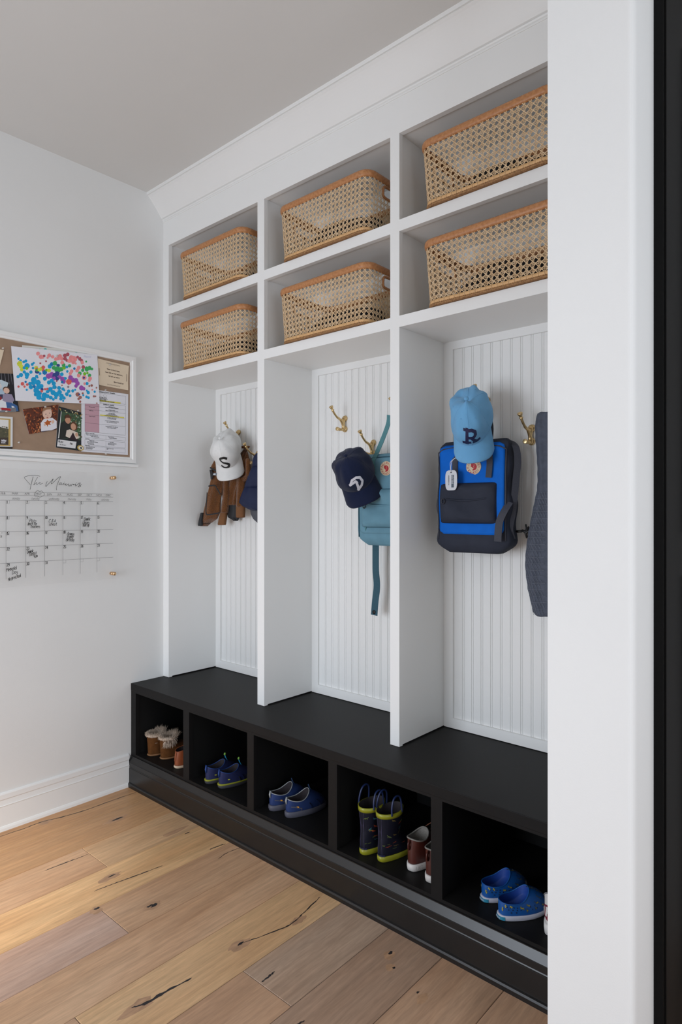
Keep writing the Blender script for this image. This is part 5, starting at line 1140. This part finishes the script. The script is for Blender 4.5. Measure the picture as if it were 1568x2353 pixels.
m = MB(); hs_ = [(0.46, 0.905), (0.46, 0.925), (0.445, 0.925), (0.49, 0.948), (0.535, 0.925), (0.52, 0.925), (0.52, 0.905), (0.46, 0.905)]; ribbon(m, hs_, 0.003, UI); m.build('house_icon', mat('grey_ink', (150, 150, 150), 0.7), t)
lam = bpy.data.materials.new('laminate'); lam.use_nodes = True; nt = lam.node_tree; nt.nodes.clear()
o_ = nt.nodes.new('ShaderNodeOutputMaterial'); mx = nt.nodes.new('ShaderNodeMixShader'); tr = nt.nodes.new('ShaderNodeBsdfTransparent'); gl = nt.nodes.new('ShaderNodeBsdfGlossy'); fr_ = sheen_factor(nt)
gl.inputs['Roughness'].default_value = 0.12; nt.links.new(fr_.outputs[0], mx.inputs[0]); nt.links.new(tr.outputs[0], mx.inputs[1]); nt.links.new(gl.outputs[0], mx.inputs[2]); nt.links.new(mx.outputs[0], o_.inputs[0])
m = MB(); A = P(BX + 0.0034, [(885, 660), (1412, 722), (1410, 1412), (885, 1376)]); m.poly(A); m.build('plastic_sleeve', lam, t)
# photographs
def picture(name, label, quad, x, base, polys, extra=None, cat='photograph'):
    t, q, UV = sheet(name, label, cat, quad, x, base); mats = []; m = MB(); idx = {}
    for i, (col, pts) in enumerate(polys):
        if col not in idx: idx[col] = len(mats); mats.append(mat('print_%d_%d_%d' % col, col, 0.35))
        m.poly([UV(a, b, 0.00001 * i) for a, b in pts], idx[col])
    m.build('printed_image', mats, t); return t, q, UV
def ell(cx, cy, rx, ry, k=18): return [(cx + rx * math.cos(2 * PI * i / k), cy + ry * math.sin(2 * PI * i / k)) for i in range(k)]
random.seed(5); pol = [((92, 44, 26), [(0.0, 0.0), (1, 0), (1, 1), (0, 1)])]
for _ in range(230):
    a, b = random.random(), random.random(); r = random.uniform(0.015, 0.05); th_ = random.random() * 3
    c = random.choice([(150, 72, 34), (188, 104, 56), (60, 28, 20), (120, 56, 30), (206, 140, 92), (168, 82, 40)])
    pol.append((c, [(min(1, max(0, a + r * math.cos(th_ + k * 1.25) * (1 if k % 2 else .5))), min(1, max(0, b + 1.4 * r * math.sin(th_ + k * 1.25) * (1 if k % 2 else .5)))) for k in range(5)]))
pol += [((34, 40, 70), [(0.44, 0.0), (0.42, 0.14), (0.66, 0.2), (0.9, 0.1), (0.88, 0.0)]), ((228, 226, 232), [(0.42, 0.03), (0.44, 0.36), (0.55, 0.50), (0.82, 0.50), (0.97, 0.34), (0.99, 0.05), (0.8, 0.0), (0.6, 0.02)]),
        ((206, 168, 146), ell(0.66, 0.72, 0.145, 0.235)), ((226, 190, 170), ell(0.67, 0.66, 0.135, 0.19)), ((150, 112, 84), [(0.53, 0.78), (0.55, 0.92), (0.64, 0.98), (0.76, 0.95), (0.82, 0.82), (0.80, 0.86), (0.66, 0.86), (0.56, 0.82)]),
        ((60, 50, 60), ell(0.62, 0.68, 0.016, 0.018, 8)), ((60, 50, 60), ell(0.735, 0.70, 0.016, 0.018, 8)), ((170, 92, 84), ell(0.665, 0.535, 0.035, 0.022, 10)), ((200, 160, 140), ell(0.68, 0.61, 0.016, 0.02, 8)),
        ((184, 92, 36), [(0.55, 0.22), (0.60, 0.30), (0.54, 0.36), (0.62, 0.38), (0.66, 0.46), (0.71, 0.38), (0.80, 0.38), (0.74, 0.30), (0.78, 0.22), (0.68, 0.25), (0.66, 0.16), (0.63, 0.25)]), ((222, 184, 162), ell(0.84, 0.33, 0.05, 0.07)), ((222, 184, 162), ell(0.57, 0.27, 0.035, 0.05))]
picture('baby_photograph', 'tilted photograph of a baby in white among autumn leaves', [(245, 905), (638, 853), (618, 1125), (316, 1177)], BX + 0.0022, PAPER, pol)
random.seed(8); pol = [((30, 36, 42), [(0, 0), (1, 0), (1, 1), (0, 1)]), ((58, 82, 58), [(0.09, 0.24), (1.0, 0.28), (1, 0.93), (0.12, 0.9)])]
for _ in range(170):
    a = random.uniform(0.42, 0.97); b = random.uniform(0.35, 0.9); r = random.uniform(0.012, 0.035); pol.append((random.choice([(92, 128, 84), (60, 96, 70), (150, 178, 150), (206, 220, 206), (70, 104, 60), (120, 96, 60)]), ell(a, b, r, r * 0.6, 7)))
for _ in range(40): a = random.uniform(0.05, 0.98); pol.append((random.choice([(70, 100, 70), (200, 190, 150), (34, 50, 44), (190, 150, 80)]), ell(a, 0.93 + random.uniform(-0.03, 0.04), 0.03, 0.012, 6)))
pol += [((34, 38, 36), [(0.10, 0.24), (0.12, 0.60), (0.24, 0.68), (0.45, 0.66), (0.56, 0.52), (0.58, 0.28)]), ((196, 146, 118), ell(0.39, 0.73, 0.115, 0.10)), ((84, 50, 32), [(0.26, 0.72), (0.28, 0.82), (0.40, 0.87), (0.52, 0.81), (0.52, 0.72), (0.46, 0.78), (0.34, 0.77)]),
        ((96, 60, 38), ell(0.64, 0.60, 0.145, 0.115)), ((204, 156, 128), ell(0.62, 0.585, 0.105, 0.085)), ((222, 208, 194), [(0.33, 0.31), (0.36, 0.46), (0.48, 0.50), (0.80, 0.46), (0.86, 0.32), (0.74, 0.29), (0.62, 0.44), (0.50, 0.28)]), ((44, 24, 34), [(0.40, 0.25), (0.50, 0.29), (0.61, 0.44), (0.74, 0.29), (0.82, 0.29), (0.82, 0.25)]), ((206, 160, 134), ell(0.76, 0.40, 0.06, 0.05)),
        ((224, 224, 226), [(0.03, 0.03), (0.05, 0.20), (0.76, 0.22), (0.72, 0.045)]), ((228, 228, 226), [(0.05, 0.22), (0.09, 0.24), (0.12, 0.88), (0.10, 0.90)]), ((188, 160, 84), ell(0.92, 0.08, 0.13, 0.07)), ((230, 226, 216), ell(0.93, 0.08, 0.09, 0.045)), ((60, 60, 56), ell(0.94, 0.08, 0.04, 0.025))]
t, q, UV = picture('holiday_card', 'dark edged holiday card with a photograph of two people hugging', [(640, 872), (900, 945), (898, 1364), (608, 1322)], BX + 0.0010, PAPER, pol, cat='card')
m = MB(); write(m, 'HOLIDAY', 0.07, 0.135, 0.042, 0.007, lambda a, b: UV(a, b, 0.0030), sx=0.75); write(m, 'from', 0.50, 0.130, 0.042, 0.008, lambda a, b: UV(a, b, 0.003), sx=0.8, slant=0.3, sm=True); write(m, 'THE LINKE FAMILY', 0.12, 0.075, 0.022, 0.004, lambda a, b: UV(a, b, 0.003), sx=0.85); m.build('printed_text', INK, t)
pol = [((26, 26, 32), [(0, 0), (1, 0), (1, 1), (0, 1)])] + [((120, 120, 128), [(a, 0.72), (a + 0.012, 0.72), (a + 0.02, 1.0), (a, 1.0)]) for a in (0.30, 0.42, 0.55, 0.68, 0.80, 0.9)] + [
       ((190, 206, 214), [(0.30, 0.62), (0.34, 0.82), (0.55, 0.83), (0.78, 0.76), (0.70, 0.62), (0.62, 0.50), (0.4, 0.5)]), ((176, 160, 156), ell(0.42, 0.74, 0.08, 0.06)), ((214, 210, 210), ell(0.44, 0.67, 0.10, 0.07)), ((206, 176, 164), ell(0.40, 0.63, 0.075, 0.055)), ((170, 192, 210), [(0.2, 0.5), (0.28, 0.60), (0.5, 0.60), (0.62, 0.52), (0.6, 0.44), (0.2, 0.44)]),
       ((224, 228, 232), [(0.18, 0.30), (0.2, 0.48), (0.6, 0.46), (0.8, 0.30), (0.9, 0.10), (0.1, 0.10)]), ((50, 56, 86), [(0.16, 0.36), (0.2, 0.46), (0.6, 0.46), (0.56, 0.34)]), ((136, 36, 46), ell(0.44, 0.36, 0.07, 0.05)), ((84, 56, 40), ell(0.68, 0.58, 0.12, 0.08)), ((222, 184, 164), ell(0.68, 0.555, 0.10, 0.075)), ((150, 140, 164), [(0.52, 0.30), (0.55, 0.46), (0.66, 0.48), (0.84, 0.46), (0.9, 0.30), (0.8, 0.24), (0.62, 0.26)]), ((54, 96, 150), [(0.62, 0.26), (0.80, 0.24), (0.96, 0.16), (0.97, 0.02), (0.88, 0.02), (0.86, 0.14), (0.78, 0.16), (0.78, 0.03), (0.64, 0.03)]),
       ((120, 124, 130), [(0.1, 0.0), (0.1, 0.10), (0.9, 0.11), (0.9, 0.0)]), ((168, 34, 48), [(0.08, 0.03), (0.1, 0.09), (0.5, 0.115), (0.74, 0.085), (0.74, 0.03), (0.5, 0.055)])]
t, q, UV = picture('santa_photograph', 'photograph with a red 2022 banner at the left edge of the board', [(-160, 505), (142, 518), (213, 932), (-160, 942)], BX + 0.0022, PAPER, pol)
m = MB(); write(m, '2022', 0.36, 0.045, 0.045, 0.012, lambda a, b: UV(a, b, 0.001), sx=0.8); m.build('banner_number', PAPER, t)
random.seed(3); pol = [((222, 222, 222), [(0.0, 0.04), (0.0, 1), (1, 1), (1, 0.04)]), ((40, 34, 32), [(0, 0), (1, 0), (1, 0.06), (0, 0.06)]), ((190, 160, 92), [(0, 0.08), (0.93, 0.08), (0.93, 0.94), (0, 0.94)]), ((226, 226, 224), [(0, 0.12), (0.86, 0.12), (0.86, 0.90), (0, 0.90)]), ((84, 82, 62), [(0, 0.12), (0.86, 0.12), (0.86, 0.62), (0.6, 0.66), (0.3, 0.70), (0, 0.66)]), ((66, 54, 46), [(0, 0.12), (0.86, 0.12), (0.86, 0.34), (0, 0.34)])]
for _ in range(60): a, b = random.uniform(0, 0.84), random.uniform(0.36, 0.68); pol.append((random.choice([(112, 104, 78), (70, 74, 52), (140, 124, 92)]), ell(a, b, 0.03, 0.015, 6)))
t, q, UV = picture('gold_framed_card', 'greeting card with a gold border and hazy field picture at lower left', [(-200, 968), (138, 990), (136, 1336), (-200, 1330)], BX + 0.0018, PAPER, pol, cat='card')
m = MB(); write(m, 'holidays', 0.62, 0.22, 0.06, 0.010, lambda a, b: UV(a, b, 0.001), slant=0.35, sx=0.55, sm=True); write(m, 'THE GARCIAS', 0.62, 0.165, 0.028, 0.006, lambda a, b: UV(a, b, 0.001), sx=0.55); m.build('printed_text', PAPER, t)
sheet('blank_card', 'plain cream card corner at the upper left edge of the board', 'card', [(-150, 235), (42, 258), (0, 425), (-150, 420)], BX + 0.0018, mat('cream_card', (226, 208, 182), 0.7))
PL = [(28, 240, 0.004, 'clear push pin holding the plain cream card'), (617, 320, 0.009, 'clear push pin in the middle of the finger painting'), (1197, 418, 0.006, 'clear push pin at the top of the quotation card'), (1148, 697, 0.005, 'clear push pin at the top of the contact sheet'), (1153, 1392, 0.005, 'clear push pin at the bottom of the contact sheet'),
      (490, 880, 0.004, 'clear push pin at the top of the baby photograph'), (202, 1268, 0.001, 'loose clear push pin in the bare burlap, lower left'), (65, 930, 0.004, 'clear push pin below the red banner photograph'), (848, 922, 0.004, 'clear push pin at the top of the holiday card')]
for i, (a, b, dx, l) in enumerate(PL):
    p = onx(*ZA(a, b), BX + dx)
    m = MB(); m.lathe(p, (1, 0, 0), [(0, .0030), (.001, .0032), (.0015, .0018), (.005, .0018), (.006, .0036), (.0075, .0036), (.008, .002)], 12)
    tag(m.build('push_pin', PIN), l, 'push pin', 'clear push pins')

# ------------------------------------------------------------------ acrylic wall calendar
ZD = lambda x, y: (x / 4.7515, 1070 + y / 4.7515)
acr = bpy.data.materials.new('clear_acrylic'); acr.use_nodes = True; nt = acr.node_tree; nt.nodes.clear()
o_ = nt.nodes.new('ShaderNodeOutputMaterial'); mx = nt.nodes.new('ShaderNodeMixShader'); tr = nt.nodes.new('ShaderNodeBsdfTransparent'); tr.inputs[0].default_value = (1, 1, 1, 1); gl = nt.nodes.new('ShaderNodeBsdfGlossy'); fr_ = sheen_factor(nt)
gl.inputs['Roughness'].default_value = 0.02; nt.links.new(fr_.outputs[0], mx.inputs[0]); nt.links.new(tr.outputs[0], mx.inputs[1]); nt.links.new(gl.outputs[0], mx.inputs[2]); nt.links.new(mx.outputs[0], o_.inputs[0])
CXX = 0.026
cal = thing('acrylic_calendar', 'clear acrylic May wall calendar with black handwriting below the notice board', 'calendar', (0.0, 1.0, 1.18))
MB().box(CXX - 0.004, CXX, 0.42, 1.470, 0.951, 1.413).build('acrylic_sheet', acr, cal, bevel=0.0006)
CP = lambda x, y: onx(*ZD(x, y), CXX + 0.0003)
m = MB()
LNS = [((0, 275), (1235, 318)), ((0, 318), (1235, 346)), ((0, 372), (1235, 397)), ((0, 547), (1235, 549)), ((0, 718), (1235, 700)), ((0, 890), (1235, 852)), ((0, 1066), (1235, 1002))]
L3 = [(onx(*ZD(*a), CXX + .0003), onx(*ZD(*b), CXX + .0003)) for a, b in LNS]
zs_ = [(a.z + b.z) / 2 for a, b in L3]; yR_ = L3[0][1].y
for z in zs_: ribbon(m, [(0.44, z), (yR_, z)], 0.0011, lambda y, z_: (CXX + .0003, y, z_))
vy = [onx(*ZD(x, 380), CXX).y for x in (66, 283, 488, 687, 877, 1059)]; zbot = onx(*ZD(877, 1178), CXX).z
for y in vy + [vy[0] - (vy[1] - vy[0])]: ribbon(m, [(y, zs_[2]), (y, zbot)], 0.0011, lambda a, z_: (CXX + .0003, a, z_))
for j in range(5):
    for y in vy: ribbon(m, [(y, zs_[2 + j] - 0.0125), (y + 0.0125, zs_[2 + j] - 0.0125), (y + 0.0125, zs_[2 + j])], 0.0008, lambda a, z_: (CXX + .0003, a, z_))
m.build('grid_lines', mat('grey_grid', (128, 128, 130), 0.6), cal)
m = MB(); CW = lambda y, z: (CXX + 0.0003, y, z)
def serif(txt, cy_, cz, size):
    cu = bpy.data.curves.new('t', 'FONT'); cu.body = txt; cu.size = size; cu.align_x = 'CENTER'; cu.align_y = 'CENTER'; o = bpy.data.objects.new('t', cu); C.objects.link(o)
    dg = bpy.context.evaluated_depsgraph_get(); me = o.evaluated_get(dg).to_mesh(); m.add([(CXX + .0003, cy_ + v.co.x, cz + v.co.y) for v in me.vertices], [tuple(p.vertices) for p in me.polygons]); o.evaluated_get(dg).to_mesh_clear(); bpy.data.objects.remove(o); bpy.data.curves.remove(cu)
for tx, x in (('FEB', 33), ('MAR', 165), ('APR', 297), ('MAY', 422), ('JUN', 542), ('JUL', 652), ('AUG', 762), ('SEP', 872), ('OCT', 977), ('NOV', 1082), ('DEC', 1185)):
    y = onx(*ZD(x, 305), CXX).y; serif(tx, y, (zs_[0] + zs_[1]) / 2, 0.0115)
for tx, x in (('monday', 175), ('tuesday', 385), ('wednesday', 588), ('thursday', 783), ('friday', 968), ('saturday', 1147)):
    y = onx(*ZD(x, 370), CXX).y; write(m, tx, y, zs_[2] + 0.004, 0.0085, 0.0007, CW, align='c', sx=0.75, slant=0.45, sm=True)
m.build('printed_text', mat('grey_print', (96, 96, 98), 0.6), cal)
m = MB()
ZE = lambda x, y: (x / 7.84, 1080 + y / 7.84)
EP = lambda x, y: onx(*ZE(x, y), CXX + 0.0004)
for pts, w in (([(720, 112), (640, 98), (560, 100), (480, 112), (440, 135), (470, 178), (530, 245), (545, 268)], 6), ([(596, 122), (580, 190), (558, 280), (542, 350)], 8), ([(682, 130), (660, 160), (625, 230), (608, 270), (640, 240), (660, 225), (655, 255), (668, 262), (700, 235), (725, 222), (715, 248), (730, 256), (775, 238)], 6),
               ([(850, 205), (825, 270), (828, 297), (860, 265), (925, 200), (960, 158), (940, 205), (925, 250), (960, 225), (1040, 150), (1092, 118), (1070, 170), (1030, 270), (1015, 340), (1022, 360)], 7), ([(1110, 228), (1080, 232), (1062, 258), (1075, 266), (1105, 242), (1108, 262), (1135, 250), (1155, 240), (1150, 268), (1175, 262), (1190, 245), (1185, 275), (1210, 270), (1232, 248), (1228, 272), (1250, 290), (1268, 262), (1280, 290), (1300, 255), (1330, 258), (1318, 270), (1345, 262), (1365, 250), (1358, 285), (1385, 275), (1420, 240), (1450, 235), (1425, 262), (1455, 285), (1440, 305), (1410, 298), (1440, 275), (1475, 262)], 7)):
    ribbon(m, smooth(pts, 6), w, EP)
for a, b in ((1163, 218), (1380, 225)): m.poly([EP(a + 5 * math.cos(k), b + 5 * math.sin(k)) for k in range(6)])
m.build('title_script', mat('dark_title_print', (44, 44, 46), 0.5), cal)
m = MB(); random.seed(21)
cl = [(622, 440), (640, 400), (680, 372), (716, 388), (750, 376), (768, 400), (798, 420), (795, 458), (762, 470), (738, 486), (700, 484), (672, 468), (632, 468), (624, 440)]
ribbon(m, smooth(cl, 6), 6, EP)
days = [(r, c) for r in range(5) for c in range(6)]; n = 1; num = {}
for r in range(5):
    for c in range(6):
        d = 1 + r * 7 + c
        if d <= 31: write(m, str(d), vy[c] + 0.003, zs_[2 + r] - 0.0118, 0.0105, 0.0019, CW, sx=0.72, jit=0.02)
ZF = lambda x, y: (x / 7.84, 1210 + y / 7.84)
def hand(f, x, y, tx, h, rot=0, sx=0.62):
    p = onx(*f(x, y), CXX); write(m, tx, p.y, p.z, h, 0.0014, CW, rot=rot, slant=0.22, sx=sx, jit=0.06, sm=True)
ZG = lambda x, y: (140 + x / 9.8, 1080 + y / 9.8)
hand(ZE, 530, 940, 'Pizza', 0.0125, -0.03); hand(ZE, 500, 995, 'lunch for', 0.0115, 0.0, 0.55); hand(ZE, 550, 1045, 'teachers', 0.0115, 0.0, 0.58)
hand(ZE, 880, 940, 'C & A', 0.012, -0.03, 0.68); hand(ZE, 885, 1003, 'shoot', 0.0115, 0.05, 0.8)
hand(ZG, 522, 1135, 'Dominic', 0.0125, 0.0, 0.5); hand(ZG, 490, 1210, 'Library', 0.012, 0.0, 0.55); hand(ZG, 488, 1272, 'field trip', 0.011, 0.0, 0.5)
hand(ZF, 1210, 150, 'Grampy', 0.012, -0.10, 0.55); hand(ZF, 1210, 207, 'Francis', 0.0115, -0.08, 0.5); hand(ZF, 1190, 258, 'Birthday', 0.0115, -0.08, 0.56)
hand(ZF, 492, 490, 'Dominic', 0.012, 0.22, 0.48); hand(ZF, 535, 530, 'Dentist', 0.012, 0.20, 0.5); hand(ZF, 610, 566, '9am', 0.0105, 0.25, 0.68)
hand(ZF, 118, 812, 'Memorial', 0.0125, 0.20, 0.62); hand(ZF, 222, 858, 'Day', 0.0125, 0.15, 0.72); hand(ZF, 150, 980, 'No preschool', 0.012, 0.27, 0.52); hand(ZF, 8, 195, 's', 0.011, 0.1, 0.8); hand(ZF, 16, 145, "'", 0.008, -0.3)
m.build('handwriting', mat('black_marker', (16, 16, 18), 0.5), cal)
GOLD = mat('rose_brass', (236, 196, 150), 0.32, 1.0)
for a, b, l in ((1250, 132, 'upper'), (1250, 1180, 'lower')):
    p = onx(*ZD(a, b), CXX + 0.004)
    m = MB(); m.lathe((0.0, p.y, p.z), (1, 0, 0), [(0, .0072), (CXX - 0.0042, .0072)], 24); m.lathe((CXX + 0.0002, p.y, p.z), (1, 0, 0), [(0, .0078), (.007, .0078), (.008, .0070)], 24)
    m.build('standoff', GOLD, cal)
